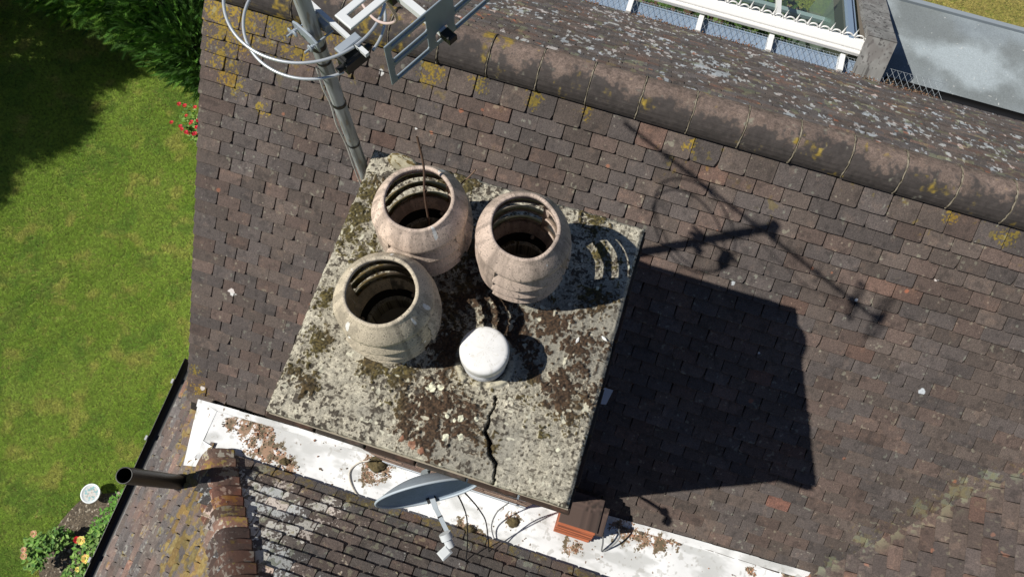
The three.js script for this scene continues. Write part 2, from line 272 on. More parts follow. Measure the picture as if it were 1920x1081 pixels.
// side slope beyond the valley, courses turned a quarter
{
  const side = thing('side_roof', 'tiled roof slope beyond the mossy valley, its courses turned sideways', 'roof');
  const a = Math.atan(1.14), s = Math.sin(a), c = Math.cos(a);
  const F = { o: [3.547 + 0.006 * s, -1.985 - 0.006 * c, 0], U: [0, 0, 1], S: [-c, -s, 0], N: [-s, c, 0], u0: -2.2, u1: 1.8, s0: -2.6, s1: 1.7, s00: 0, seed: 3 };
  const inX = (u, q) => F.o[0] + F.S[0] * q;
  const mat = slopeMat(F, 1024, 1024, (u, q) => {
    let k = clayBase(u, q, [88, 77, 72]); const n1 = fbm(u * 22, q * 22, 81, 4), d = inX(u, q) - valleyX(u);
    k = mix(k, [122, 125, 104], sst(0.12, 0.0, d) * sst(0.58, 0.66, n1 + 0.3 * (fbm(u * 3, 1, 8, 2) - 0.5)) * 0.8);
    k = mix(k, [146, 104, 86], sst(0.77, 0.81, fbm(u * 15, q * 15, 84, 3)) * 0.8); k = mix(k, [130, 124, 104], sst(0.72, 0.8, fbm(u * 30, q * 30, 85, 3)) * 0.5); return k;
  });
  layTiles(F, -24, 16, -2.0, 1.7, (P) => P.x > valleyX(P.z) - 0.06, side, mat, 220, 0);
  const b = new MB(), h = (x, z, d) => [x, -1.985 + 1.14 * (x - 3.547) - d, z];
  b.quad(h(valleyX(-1.5), -1.5, 0.03), h(4.9, -1.5, 0.03), h(4.9, 1.8, 0.03), h(valleyX(1.8), 1.8, 0.03));
  part('roof_deck', b.geo(), underMat, side);
}
// hip end slope (left) and front slope (bottom), meeting at the hip
const hipY = (x) => -3.6 + 0.97 * (x + 2.55), frontY = (z) => -2.94 + 1.05 * (z - 0.835);
{
  const hip = thing('hip_roof', 'lichen covered tiled hip slope draining to the black gutter', 'roof');
  const a = Math.atan(0.97), s = Math.sin(a), c = Math.cos(a);
  const F = { o: [-2.55 + 0.008 * s, -3.6 - 0.008 * c, 0], U: [0, 0, 1], S: [-c, -s, 0], N: [-s, c, 0], u0: 0, u1: 3.4, s0: -2.8, s1: 0.1, s00: 0.02, seed: 4, tile: { camber: 0.0004 } };
  const mat = slopeMat(F, 1024, 1024, (u, q) => {
    let k = clayBase(u, q, [104, 96, 92]); const n1 = fbm(u * 20, q * 20, 91, 4), f = fbm(u * 60, q * 60, 95, 3);
    k = mix(k, [150, 148, 138], sst(0.56, 0.68, 0.5 * n1 + 0.5 * f) * 0.75);
    k = mix(k, [142, 116, 40], sst(0.54, 0.68, n1 + 0.32 * sst(0.5, 0.0, Math.abs((-q * c - 2.55) + 2.0 - 0.55 * (u - 0.9))) - 0.18) * 0.55);
    k = mix(k, [128, 100, 90], sst(0.55, 0.7, fbm(u * 4, q * 6, 97, 3)) * 0.4);
    k = mix(k, [140, 142, 96], sst(0.1, 0.03, Math.hypot(u - 0.62, q + 0.32)) * sst(0.42, 0.55, n1) * 0.7); return k;
  });
  layTiles(F, -30, 0, 0.2, 3.2, (P) => P.y < frontY(P.z - 0.09) + 0.03 || (P.z < 0.9 && P.x < -1.93), hip, mat, 250, 0);
  const b = new MB(), h = (x, z, d) => [x, hipY(x) - d, z];
  const hx = (z) => -2.55 + (frontY(z) + 3.6) / 0.97; for (const d of [0.03, 0.1]) { b.quad(h(-2.5, 0.2, d), h(-1.97, 0.2, d), h(-1.97, 0.9, d), h(-2.5, 0.9, d)); b.quad(h(-2.5, 0.9, d), h(hx(0.9) - 0.05, 0.9, d), h(hx(3.2), 3.2, d), h(-2.5, 3.2, d)); }
  part('roof_deck', b.geo(), underMat, hip);
  // overlapping half-round hip tiles
  const ht = tex(512, 512, (u, v) => {
    let k = clayBase(u * 2, v * 2, [98, 80, 72]); const n = fbm(u * 13, v * 13, 5, 4), f = fbm(u * 60, v * 60, 6, 3);
    k = mix(k, [134, 94, 76], sst(0.5, 0.7, fbm(u * 7, v * 7, 15, 3)) * 0.5); k = mix(k, [168, 166, 156], sst(0.54, 0.62, 0.55 * n + 0.45 * f) * 0.8); k = mix(k, [138, 118, 50], sst(0.56, 0.68, 0.6 * fbm(u * 9, v * 9, 25, 4) + 0.4 * f) * 0.7); return k;
  }, true);
  const pale = std({ map: ht, roughness: 0.9, vertexColors: true });
  const D = V(1, 0.97, 0.97 / 1.05).normalize(), side = V(1, 0, -1.0).normalize(), upv = side.clone().cross(D).normalize(); if (upv.y < 0) upv.negate();
  const start = V(-1.80, hipY(-1.80), 0.835 + (hipY(-1.80) + 2.94) / 1.05);
  const tones = [[1.25, 1.25, 1.2], [1.2, 1.18, 1.1], [0.85, 0.8, 0.7], [1.05, 0.95, 0.92], [0.9, 0.68, 0.62], [1.05, 0.7, 0.58], [0.62, 0.58, 0.5], [1.5, 1.5, 1.48], [0.5, 0.49, 0.52], [0.55, 0.52, 0.53], [0.6, 0.58, 0.58], [0.62, 0.58, 0.56], [0.55, 0.53, 0.54]];
  for (let k = 0; k < 20; k++) {
    const base = start.clone().addScaledVector(D, 0.1 * k - 0.03), N = 14, len = 0.2, col = mul(tones[k % tones.length], rr(0.9, 1.1)), m = new MB(), uo = rnd(), vo = rnd(), yaw = rr(-0.03, 0.03);
    const at = (t, i, q) => { const f = -1 + 2 * i / N, l = f * (0.158 - 0.04 * t), h = -0.006 + 0.054 * (1 - t) - 0.8 * (Math.sqrt(l * l + 0.003) - 0.055) + q, back = -(1 - t) * 0.03 * (1 - f * f); const p = base.clone().addScaledVector(D, t * len + back).addScaledVector(side, l + yaw * t * 0.1).addScaledVector(upv, h); return [p.x, p.y, p.z]; }, U = (t, i) => [uo + i / N * 0.35, vo + t * 0.2];
    for (let i = 0; i < N; i++) {
      m.quad(at(0.03, i, 0), at(0.03, i + 1, 0), at(1, i + 1, 0), at(1, i, 0), U(0, i), U(0, i + 1), U(1, i + 1), U(1, i), col);
      m.quad(at(0, i, -0.004), at(0, i + 1, -0.004), at(0.03, i + 1, 0), at(0.03, i, 0), U(0, i), U(0, i + 1), U(0, i + 1), U(0, i), col);
      m.quad(at(0, i, -0.018), at(0, i + 1, -0.018), at(0, i + 1, -0.004), at(0, i, -0.004), U(0, i), U(0, i + 1), U(0, i + 1), U(0, i), col);
      m.quad(at(0, i, -0.018), at(0, i + 1, -0.018), at(1, i + 1, -0.018), at(1, i, -0.018), U(0, i), U(0, i + 1), U(1, i + 1), U(1, i), col);
    }
    part('hip_tile', m.geo(), pale, hip);
  }
}
{
  const fr = thing('front_roof', 'dark tile slope with white lichen below the satellite dish', 'roof');
  const a = Math.atan(1.05), s = Math.sin(a), c = Math.cos(a);
  const F = { o: [0, -2.94 - 0.008 * c, 0.835 + 0.008 * s], U: [1, 0, 0], S: [0, -s, -c], N: [0, c, -s], u0: -2.1, u1: 2.9, s0: -2.0, s1: 0.1, s00: 0.0, seed: 5 };
  const WL = [[-1.5, -0.35, 0.2], [-1.35, -0.45, 0.2], [-1.25, -0.6, 0.25], [-1.15, -0.35, 0.15], [-1.4, -0.7, 0.3], [-1.0, -0.8, 0.2], [-1.2, -0.2, 0.12], [-0.9, -0.45, 0.12], [-0.8, -0.2, 0.1], [-1.6, -0.15, 0.1]];
  const mat = slopeMat(F, 1536, 768, (u, q) => {
    let k = clayBase(u, q, [92, 86, 82]); const n = fbm(u * 18, q * 18, 101, 4), f = fbm(u * 70, q * 70, 102, 3), w = blotch(WL, u, q, 0);
    k = mix(k, [206, 206, 200], sst(0.52, 0.6, 0.5 * n + 0.5 * f + 0.36 * w - 0.16) * 0.88);
    k = mix(k, [122, 106, 52], sst(0.5, 0.7, 0.6 * n + 0.4 * f + 0.24 * sst(-0.22, 0.0, q) - 0.2) * 0.7);
    k = mix(k, [132, 134, 116], sst(0.66, 0.74, fbm(u * 24, q * 24, 105, 3)) * 0.7); return k;
  });
  layTiles(F, -15, 0, -2.0, 2.7, (P) => P.y < hipY(P.x) + 0.03, fr, mat, 260, 0);
  const b = new MB(), h = (x, z, d) => [x, frontY(z) - d, z];
  b.quad(h(-1.7, 0.86, 0.03), h(2.7, 0.86, 0.03), h(2.7, 1.9, 0.03), h(-0.7, 1.9, 0.03)); b.quad(h(-1.7, 0.86, 0.1), h(2.7, 0.86, 0.1), h(2.7, 1.9, 0.1), h(-0.7, 1.9, 0.1));
  part('roof_deck', b.geo(), underMat, fr);
}
// house walls under the roofs
{
  const w = thing('house_wall', 'pale rendered house walls under the tiled roofs', 'wall');
  const m = flat(176, 166, 150), s = new THREE.Shape(); s.moveTo(-4.1, GY); s.lineTo(0.5, GY); s.lineTo(0.5, mainY(0.5) - 0.12); s.lineTo(-1.8, -0.98); s.lineTo(-4.1, -3.2); s.closePath();
  const g = new THREE.ExtrudeGeometry(s, { depth: 0.2, bevelEnabled: false }); g.rotateY(-Math.PI / 2); g.translate(-2.03, 0, 0); part('gable_wall', g, m, w);
  part('side_wall', boxAt(-2.2, (GY - 3.75) / 2, 1.7, 0.2, -3.75 - GY, 2.6), m, w);
  part('back_wall', boxAt(1.8, (GY - 3.4) / 2, -4.0, 7.4, -3.4 - GY, 0.2), m, w);
}

// ───────────────────────── white lined valley gutter
const DEB = [[-1.688, 0.606, 0.09], [-1.60, 0.60, 0.08], [-1.52, 0.61, 0.07], [-1.814, 0.624, 0.05], [-1.46, 0.726, 0.09], [-1.34, 0.751, 0.07], [-1.592, 0.725, 0.06], [-1.25, 0.8, 0.06], [-0.614, 0.607, 0.09], [-0.647, 0.575, 0.07], [-0.651, 0.68, 0.05], [-0.56, 0.6, 0.06], [0.49, 0.65, 0.05], [0.163, 0.811, 0.06], [0.257, 0.842, 0.05], [0.414, 0.872, 0.04], [1.353, 0.442, 0.10], [1.47, 0.45, 0.09], [1.565, 0.456, 0.08], [1.281, 0.42, 0.07], [1.7, 0.43, 0.05], [2.573, 0.42, 0.04], [2.302, 0.47, 0.03], [0.984, 0.695, 0.06], [0.769, 0.879, 0.05]];
const topZ = (x) => 0.452 - 0.036 * (x + 0.3);
{
  const g = thing('gutter_lining', 'white painted valley gutter lining strewn with brown debris', 'gutter');
  const t = tex(2048, 256, (a, b) => {
    const x = -2.4 + 5.2 * a, z = 0.3 + 0.75 * b; let c = mul([236, 238, 239], 0.92 + 0.12 * fbm(x * 6, z * 6, 3, 4)); const n = fbm(x * 24, z * 24, 7, 4), f = noise(x * 160, z * 160, 9);
    c = mix(c, [176, 178, 176], sst(0.5, 0.7, fbm(x * 4, z * 9, 13, 4)) * 0.6); c = mix(c, [168, 167, 162], sst(0.64, 0.78, fbm(x * 30, z * 30, 14, 3)) * 0.5);
    const d = blotch(DEB, x, z, 1.7 * (n - 0.5) + 0.5 * (f - 0.5)); c = mix(c, mix(mix([136, 114, 90], [164, 124, 98], f), [96, 84, 62], sst(0.52, 0.7, n)), sst(0.42, 0.56, d) * 0.95);
    c = mix(c, [104, 84, 68], sst(0.86, 0.9, fbm(x * 40, z * 40, 19, 2)) * 0.8);
    return c;
  });
  const mat = std({ map: t, roughness: 0.7 });
  const uv = (x, z) => [(x + 2.4) / 5.2, (z - 0.3) / 0.75];
  part('gutter_floor', grid(300, 26, (a, b) => { const x = -1.96 + 4.63 * a, z0 = topZ(x) + 0.05, rag = 0.025 * (fbm(x * 5, 1, 3, 3) - 0.5), z = z0 + (0.93 + rag - z0) * b; const y = -2.975 + 0.012 * (fbm(x * 3, z * 5, 44, 3) - 0.5) + 0.02 * sst(0.9, 1, b); return { p: [x, y, z], uv: uv(x, z) }; }), mat, g);
  part('upstand', grid(260, 5, (a, b) => { const x = -2.12 + 4.82 * a, z = topZ(x) + 0.056 * b, y = -2.985 + 0.032 * (1 - b) + 0.008 * (noise(x * 6, b * 3, 4) - 0.5); const st = 0.006 * (noise(Math.floor(x * 5.6), 2, 5) - 0.5); return { p: [x, Math.max(y + 0.003, mainY(z) + 0.03 - 0.01 * b), z + (b === 0 ? st : 0)], uv: uv(x, z - 0.06) }; }), mat, g);
  part('upstand_edge', grid(260, 1, (a, b) => { const x = -2.12 + 4.82 * a, z = topZ(x) + 0.006 * (noise(Math.floor(x * 5.6), 2, 5) - 0.5); return { p: [x, Math.max(-2.95 + 0.008 * (noise(x * 6, 0, 4) - 0.5), mainY(z) + 0.03) - b * (0.045 + 0.05 * a), z + 0.001], uv: uv(x, z - 0.06) }; }), mat, g);
  // apron dressed over the hip slope at the left end
  const q = (x, y, z) => [x, y, z], m = new MB();
  const A = q(-2.11, -2.952, 0.517), B = q(-1.95, -2.972, 0.56), C = q(-2.20, hipY(-2.2) + 0.028, 0.672), D = q(-2.082, hipY(-2.082) + 0.026, 1.02), E = q(-1.875, hipY(-1.875) + 0.045, 0.985), Fp = q(-1.86, -2.955, 0.82), G = q(-1.955, -2.97, 0.80);
  const T = (p) => uv(p[0], p[2] * 0.5 + 0.2);
  for (const [a, b, c] of [[A, B, C], [B, G, C], [G, D, C], [G, Fp, D], [Fp, E, D]]) m.tri(a, b, c, T(a), T(b), T(c));
  m.tri(A, C, [C[0] + 0.02, C[1] - 0.09, C[2] - 0.05], T(A), T(C), T(C));
  part('apron_flashing', m.geo(), mat, g);
  // chips of tile and mortar
  const chips = new MB(), cc = [[164, 120, 96], [150, 132, 110], [122, 108, 90], [180, 138, 112], [108, 94, 74], [176, 166, 148]];
  for (let i = 0; i < 900; i++) {
    const b = pick(DEB), k = rnd() < 0.92; let x = k ? b[0] + rr(-1, 1) * b[2] * 1.15 : rr(-1.9, 2.6), z = k ? b[1] + rr(-1, 1) * b[2] * 0.8 : rr(0.5, 0.88); z = Math.max(topZ(x) + 0.06, Math.min(0.9, z));
    const s = rr(0.003, 0.007) * (rnd() < 0.05 ? 2.4 : 1), y = -2.972 + s * 0.5, an = rnd() * 6, kk = rr(0.75, 1.15), e = pick(cc).map((v) => lin(v * kk));
    const P = [0, 1, 2, 3].map((j) => [x + Math.cos(an + j * 1.57) * s * rr(0.7, 1.4), y + rr(-0.3, 0.5) * s, z + Math.sin(an + j * 1.57) * s * rr(0.7, 1.4)]), Q = P.map((p) => [p[0], -2.985, p[2]]);
    chips.quad(P[0], P[3], P[2], P[1], 0, 0, 0, 0, e); for (let j = 0; j < 4; j++) { const l = (j + 1) % 4; chips.quad(P[j], P[l], Q[l], Q[j], 0, 0, 0, 0, e); }
  }
  tag(part('tile_debris', chips.geo(), std({ vertexColors: true }), scene), 'scattered chips of clay tile and mortar lying in the white gutter', 'debris', null, 'stuff');
  // clumps of moss lying in the gutter
  const mossM = std({ map: tex(128, 128, (u, v) => mix([64, 58, 40], [112, 98, 66], fbm(u * 24, v * 24, 3, 3))), roughness: 1 });
  for (const [x, z, r, h, l] of [[-0.62, 0.57, 0.075, 0.05, 'dark moss clump by the cable loop in the white gutter'], [0.2, 0.81, 0.05, 0.05, 'moss clump under the cables below the dish'], [0.5, 0.66, 0.05, 0.03, 'thin moss patch in front of the chimney foot, left of the spare tiles'], [-1.3, 0.76, 0.04, 0.03, 'small moss clump near the first hip tile']]) {
    const sg = new THREE.SphereGeometry(r, 28, 18), p = sg.attributes.position; for (let i = 0; i < p.count; i++) { const a = V().fromBufferAttribute(p, i), k = 0.62 + 0.7 * fbm(a.x * 45 + 3 + x, a.z * 45 + a.y * 30, 5, 3); p.setXYZ(i, x + a.x * k, -2.975 + Math.max(-0.005, a.y * k * h / r), z + a.z * k * 0.8); } sg.computeVertexNormals();
    tag(part('moss_clump', sg, mossM, scene), l, 'moss', 'moss clumps in the gutter');
  }
}
// ───────────────────────── chimney
const P3 = [[-0.2285, -0.228], [0.1515, -0.242], [-0.2335, 0.1245]];
const MOSSB = [[0.016, 0.368, 0.13], [-0.172, 0.321, 0.07], [-0.264, 0.307, 0.05], [0.15, 0.389, 0.07], [0.467, 0.183, 0.12], [0.332, -0.06, 0.09], [0.475, -0.016, 0.08], [0.483, -0.224, 0.07], [-0.568, -0.196, 0.07], [-0.425, -0.121, 0.06], [-0.563, -0.272, 0.06], [-0.541, -0.367, 0.06], [-0.534, 0.393, 0.04], [-0.496, 0.271, 0.05], [-0.472, 0.438, 0.04], [0.099, -0.101, 0.12], [-0.042, -0.055, 0.12], [0.327, 0.142, 0.05], [0.023, 0.511, 0.04], [0.392, -0.54, 0.05], [-0.163, -0.535, 0.04], [-0.284, -0.55, 0.05], [-0.521, 0.098, 0.05], [0.456, -0.405, 0.05], [0.218, -0.001, 0.08], [-0.099, 0.405, 0.06], [0.212, 0.452, 0.05], [0.0, -0.3, 0.1], [-0.02, 0.15, 0.08]];
const LICH = [[0.119, 0.392, 0.012], [0.173, 0.376, 0.013], [0.063, 0.395, 0.01], [-0.025, 0.313, 0.016], [0.006, 0.303, 0.012], [0.14, 0.454, 0.011], [0.085, 0.471, 0.011], [-0.155, 0.251, 0.008], [0.496, 0.393, 0.012], [0.471, -0.267, 0.01], [0.571, -0.394, 0.01], [0.095, 0.402, 0.007]];
const CRACK = [[0.21, 0.269], [0.224, 0.286], [0.221, 0.335], [0.218, 0.378], [0.224, 0.411], [0.25, 0.44], [0.26, 0.478], [0.293, 0.504], [0.302, 0.545], [0.306, 0.585]];
const CRACK2 = [[0.272, 0.137], [0.309, 0.19], [0.282, 0.242], [0.216, 0.267]];
const CAP = [0.134, 0.153];
function polyDist(L, x, z) { let d = 9, at = 0; for (let i = 0; i + 1 < L.length; i++) { const [ax, az] = L[i], [bx, bz] = L[i + 1], dx = bx - ax, dz = bz - az, t = Math.max(0, Math.min(1, ((x - ax) * dx + (z - az) * dz) / (dx * dx + dz * dz))), e = Math.hypot(x - ax - t * dx, z - az - t * dz); if (e < d) { d = e; at = (i + t) / (L.length - 1); } } return [d, at]; }
function slab(x, z, wantColour) {
  const n = fbm(x * 14 + 40, z * 14 + 40, 3, 4), f = fbm(x * 60 + 9, z * 60 + 9, 4, 3), gr = noise(x * 260, z * 260, 5), g2 = noise(x * 130 + 5, z * 130, 6);
  let h = 0.012 * (1 - Math.max(Math.abs(x) / 0.59, Math.abs(z) / 0.577) ** 3) + 0.010 * (n - 0.5) + 0.004 * (f - 0.5) + 0.0025 * (g2 - 0.5);
  const sp = Math.max(0, 0.65 * noise(x * 78, z * 78, 8) + 0.35 * noise(x * 170, z * 170, 48) - 0.52) / 0.4 * sst(0.3, 0.62, fbm(x * 6 + 2, z * 6, 15, 3) + 0.12 * sst(-0.2, -0.5, x));
  const m = blotch(MOSSB, x, z, 1.3 * (n - 0.5) + 1.5 * (f - 0.5) + 0.7 * (g2 - 0.5)), mk = sst(0.34, 0.66, m);
  const bm = sst(0.12, 0.42, sp); h += 0.0035 * bm; h += mk * (0.003 + 0.011 * noise(x * 70, z * 70, 18) * noise(x * 150, z * 150, 19));
  const rc = Math.hypot(x - CAP[0], z - CAP[1]), ca = Math.atan2(z - CAP[1], x - CAP[0]), rk = sst(0.018, 0.006, Math.abs(rc - 0.103 - 0.012 * (noise(ca * 2 + 9, 1, 2) - 0.5))) * sst(0.25, 0.45, noise(ca * 3.2 + 20, 4, 3)); h += 0.014 * rk;
  const w = 0.020 * (fbm(x * 55, z * 55, 77, 3) - 0.5); const [d1, t1] = polyDist(CRACK, x + w, z + w * 0.5), [d2] = polyDist(CRACK2, x + w, z);
  const cw = 0.0018 + 0.0042 * sst(0.1, 0.6, t1) * sst(1.1, 0.7, t1) * noise(t1 * 14, 3, 61); const ck = sst(cw + 0.003, cw - 0.001, d1); h -= 0.05 * ck + 0.004 * sst(0.004, 0.001, d2);
  for (const [px, pz] of P3) { const r = Math.hypot(x - px, z - pz); h += 0.02 * sst(0.20, 0.13, r); h -= 0.6 * sst(0.098, 0.092, r); }
  const ed = Math.min(0.592 - Math.abs(x), 0.577 - Math.abs(z)); h -= 0.012 * sst(0.015, 0.0, ed);
  if (!wantColour) return h;
  let c = mix([142, 137, 122], [184, 179, 162], n); c = mul(c, 0.76 + 0.48 * f); c = mul(c, 0.82 + 0.36 * noise(x * 400, z * 400, 71)); c = mix(c, [200, 194, 176], sst(0.72, 0.85, gr) * 0.6); c = mix(c, [78, 72, 62], sst(0.36, 0.16, g2) * 0.7);
  c = mix(c, [124, 122, 114], sst(0.5, 0.7, fbm(x * 4 + 7, z * 4, 25, 3)) * 0.5);
  c = mix(c, mix([56, 50, 42], [80, 74, 66], gr), bm * 0.9);
  const ol = sst(0.42, 0.62, fbm(x * 3.2 + 1, z * 3.2 + 2, 36, 3)); c = mix(c, mul(mix([64, 48, 34], [76, 68, 36], ol), 0.55 + 0.8 * noise(x * 190, z * 190, 21)), mk * 0.94);
  c = mix(c, [188, 182, 160], rk * sst(0.3, 0.5, f + 0.1) * 0.9);
  c = mix(c, [216, 216, 192], sst(0.42, 0.55, blotch(LICH, x, z, 1.3 * (f - 0.5))));
  c = mix(c, [206, 204, 184], sst(0.79, 0.84, fbm(x * 42, z * 42, 28, 2)) * 0.8);
  c = mix(c, [150, 104, 82], sst(0.4, 0.6, blotch([[-0.03, 0.535, 0.014], [0.01, 0.545, 0.012], [-0.07, 0.525, 0.01]], x, z, 1.2 * (f - 0.5))) * 0.7);
  return c;
}
const chimney = thing('chimney', 'tall brick chimney with a cracked mossy concrete top', 'chimney', null, [0, 0, 0]);
{
  const W = 0.592, D = 0.577;
  const jx = (z) => 0.007 * (fbm(z * 12, 3, 3, 3) - 0.5), jz = (x) => 0.007 * (fbm(x * 12, 9, 4, 3) - 0.5);
  const mat = std({ map: tex(1280, 1280, (u, v) => slab(-W + 2 * W * u, -D + 2 * D * v, true)), roughness: 0.95 });
  const sk = 6;                                             // rows of skirt round the edge
  const g = grid(300, 294, (a, b) => {
    const i = Math.round(a * 300), j = Math.round(b * 294); const ii = Math.max(2, Math.min(298, i)), jj = Math.max(2, Math.min(292, j));
    let x = -W + 2 * W * (ii - 2) / 296, z = -D + 2 * D * (jj - 2) / 290; const out = Math.max(Math.abs(ii - i), Math.abs(jj - j)); const y = out ? -0.028 * out - (out > 1 ? 0.03 : 0) : slab(x, z, false);
    const ex = x + jx(z) * Math.sign(x) * sst(0.5, 0.59, Math.abs(x)), ez = z + jz(x) * Math.sign(z) * sst(0.48, 0.577, Math.abs(z)); const o = out ? 0.003 * (noise(x * 80, z * 80 + out, 4) - 0.3) : 0;
    return { p: [ex + Math.sign(x) * o, y, ez + Math.sign(z) * o], uv: [(x + W) / (2 * W), (z + D) / (2 * D)] };
  });
  part('mortar_cap', g, mat, chimney);
  // loose lump of mortar on the back corner
  const lump = new THREE.SphereGeometry(1, 40, 24), lp = lump.attributes.position; for (let i = 0; i < lp.count; i++) { const a = V().fromBufferAttribute(lp, i), k = 0.8 + 0.45 * fbm(a.x * 2.2 + 5, a.y * 2.2 + a.z * 3, 6, 4); lp.setXYZ(i, -0.44 + a.x * k * 0.075 + 0, 0.02 + Math.max(-0.6, a.y) * k * 0.045, -0.535 + a.z * k * 0.032 + a.x * 0.01); } lump.computeVertexNormals();
  part('mortar_lump', lump, std({ map: tex(256, 256, (u, v) => { let c = mix([150, 144, 122], [182, 176, 152], fbm(u * 30, v * 20, 3, 3)); return mix(c, [96, 80, 40], sst(0.5, 0.62, fbm(u * 14, v * 10, 8, 4)) * 0.9); }) }), chimney);
  // oversailing brick courses, brick by brick
  const bt = tex(256, 256, (u, v) => { let c = mix([86, 70, 60], [70, 60, 54], fbm(u * 10, v * 10, 3, 3)); c = mix(c, [50, 48, 44], sst(0.38, 0.6, fbm(u * 16, v * 16, 9, 3)) * 0.9); return mul(c, 0.75 + 0.5 * noise(u * 120, v * 120, 2)); });
  const bms = [std({ map: bt }), std({ map: bt, color: srgb(220, 200, 195) }), std({ map: bt, color: srgb(245, 215, 200) })];
  for (const [cy, hw, hd] of [[-0.102, 0.612, 0.597], [-0.178, 0.582, 0.567]]) {
    for (const side of [0, 1, 2, 3]) {
      const L = side < 2 ? hw : hd - 0.105, n = side < 2 ? 6 : 5, bl = 2 * L / n;
      for (let i = 0; i < n; i++) {
        const t = -L + bl * (i + 0.5), j = rr(-0.003, 0.003), k = pick(bms);
        if (side < 2) part('brick', boxAt(t, cy, (side ? 1 : -1) * (hd - 0.05) + j, bl - 0.009, 0.064, 0.1, 0, 0.004), k, chimney); else part('brick', boxAt((side === 2 ? -1 : 1) * (hw - 0.05) + j, cy, t, 0.1, 0.064, bl - 0.009, 0, 0.004), k, chimney);
      }
    }
    part('mortar_bed', boxAt(0, cy, 0, 2 * hw - 0.03, 0.07, 2 * hd - 0.03), flat(150, 142, 126), chimney);
  }
  // the stack below: thin courses seen almost edge-on
  const hw = 0.552, hd = 0.532, br = new MB();
  const st = [[150, 124, 108], [132, 108, 96], [164, 140, 122], [118, 98, 88]].map((c) => c.map(lin));
  for (let k = 0; k < 44; k++) {
    const y = -0.255 - 0.075 * k, off = k % 2 ? 0.11 : 0;
    for (const s of [0, 1, 2, 3]) {
      const L = s < 2 ? hw : hd; for (let x = -L - off; x < L; x += 0.225) { const a = Math.max(-L, x), b = Math.min(L, x + 0.216); if (b - a < 0.03) continue; const j = rr(0, 0.004), kk = rr(0.8, 1.15), c = pick(st).map((q) => q * kk), y0 = y - 0.033, y1 = y + 0.032; const Q = (t, yy, o) => (s === 0 ? [t, yy, -hd - j - o] : s === 1 ? [t, yy, hd + j + o] : s === 2 ? [-hw - j - o, yy, t] : [hw + j + o, yy, t]); br.quad(Q(a, y0, 0), Q(b, y0, 0), Q(b, y1, 0), Q(a, y1, 0), 0, 0, 0, 0, c); br.quad(Q(a, y1, 0), Q(b, y1, 0), Q(b, y1, -0.02), Q(a, y1, -0.02), 0, 0, 0, 0, c); br.quad(Q(a, y0, 0), Q(b, y0, 0), Q(b, y0, -0.02), Q(a, y0, -0.02), 0, 0, 0, 0, c); }
    }
  }
  part('brickwork', br.geo(), std({ vertexColors: true }), chimney).userData.kind = 'stuff';
  part('mortar_core', boxAt(0, -1.88, 0, 2 * hw - 0.014, 3.36, 2 * hd - 0.014), flat(160, 150, 134), chimney);
  // lead flashings where the stack meets the roof
  const lead = flat(188, 202, 216, { roughness: 0.55 });
  part('lead_flashing', (() => { const b = new MB(); const y = (z) => mainY(z) + 0.03; b.quad([0.558, y(-0.6) + 0.12, -0.6], [0.558, y(0.4) + 0.12, 0.4], [0.575, y(0.4), 0.4], [0.575, y(-0.6), -0.6]); b.quad([0.575, y(-0.6), -0.6], [0.575, y(0.4), 0.4], [0.70, y(0.4), 0.4], [0.70, y(-0.6), -0.6]); b.quad([0.70, y(-0.37), -0.37], [0.88, y(-0.36) + 0.05, -0.36], [0.87, y(-0.28) + 0.02, -0.27], [0.70, y(-0.25), -0.25]); return b.geo(); })(), lead, chimney);
  part('lead_flashing', (() => { const b = new MB(), y = (z) => mainY(z) + 0.03; b.quad([-0.558, y(-0.6) + 0.12, -0.6], [-0.558, y(0.4) + 0.12, 0.4], [-0.69, y(0.4), 0.4], [-0.69, y(-0.6), -0.6]); return b.geo(); })(), lead, chimney);
  part('front_flashing', boxAt(0, -2.84, 0.54, 1.1, 0.26, 0.006), flat(196, 204, 212, { roughness: 0.6 }), chimney);
  part('lead_patch', boxAt(0.40, -1.35, 0.54, 0.2, 0.5, 0.005), lead, chimney);
}
// ───────────────────────── chimney pots
function potMat(tone, stain, sd) {
  const t = tex(512, 512, (u, v) => {
    let c = mul(tone, 0.9 + 0.2 * fbm(u * 6, v * 6, sd, 4)); c = mix(c, mul(tone, 0.62), sst(0.5, 0.72, fbm(u * 22, v * 3.5, sd + 9, 4)) * 0.45); c = mix(c, mul(tone, 0.5), sst(0.8, 0.88, noise(u * 190, v * 190, sd + 1)) * 0.7);
    c = mix(c, mul(tone, 0.7), sst(0.55, 0.75, fbm(u * 14, v * 14, sd + 3, 4)) * 0.5);
    if (stain) { const d = Math.hypot((u - stain[0]) * 1.4, v - stain[1]); c = mix(c, [86, 84, 80], sst(0.16, 0.02, d + 0.22 * (fbm(u * 40, v * 40, sd + 5, 4) - 0.5)) * 0.75); }
    c = mix(c, [226, 226, 222], sst(0.865, 0.875, fbm(u * 26, v * 14, sd + 7, 2))); return mul(c, 0.92 + 0.16 * noise(u * 256, v * 256, 3));
  }, true);
  const b = clayBump.clone(); b.repeat.set(1, 1); b.needsUpdate = true;
  return std({ map: t, roughness: 0.85, bumpMap: b, bumpScale: 0.0009 });
}
const flueBlack = flat(26, 24, 22, { roughness: 1 });
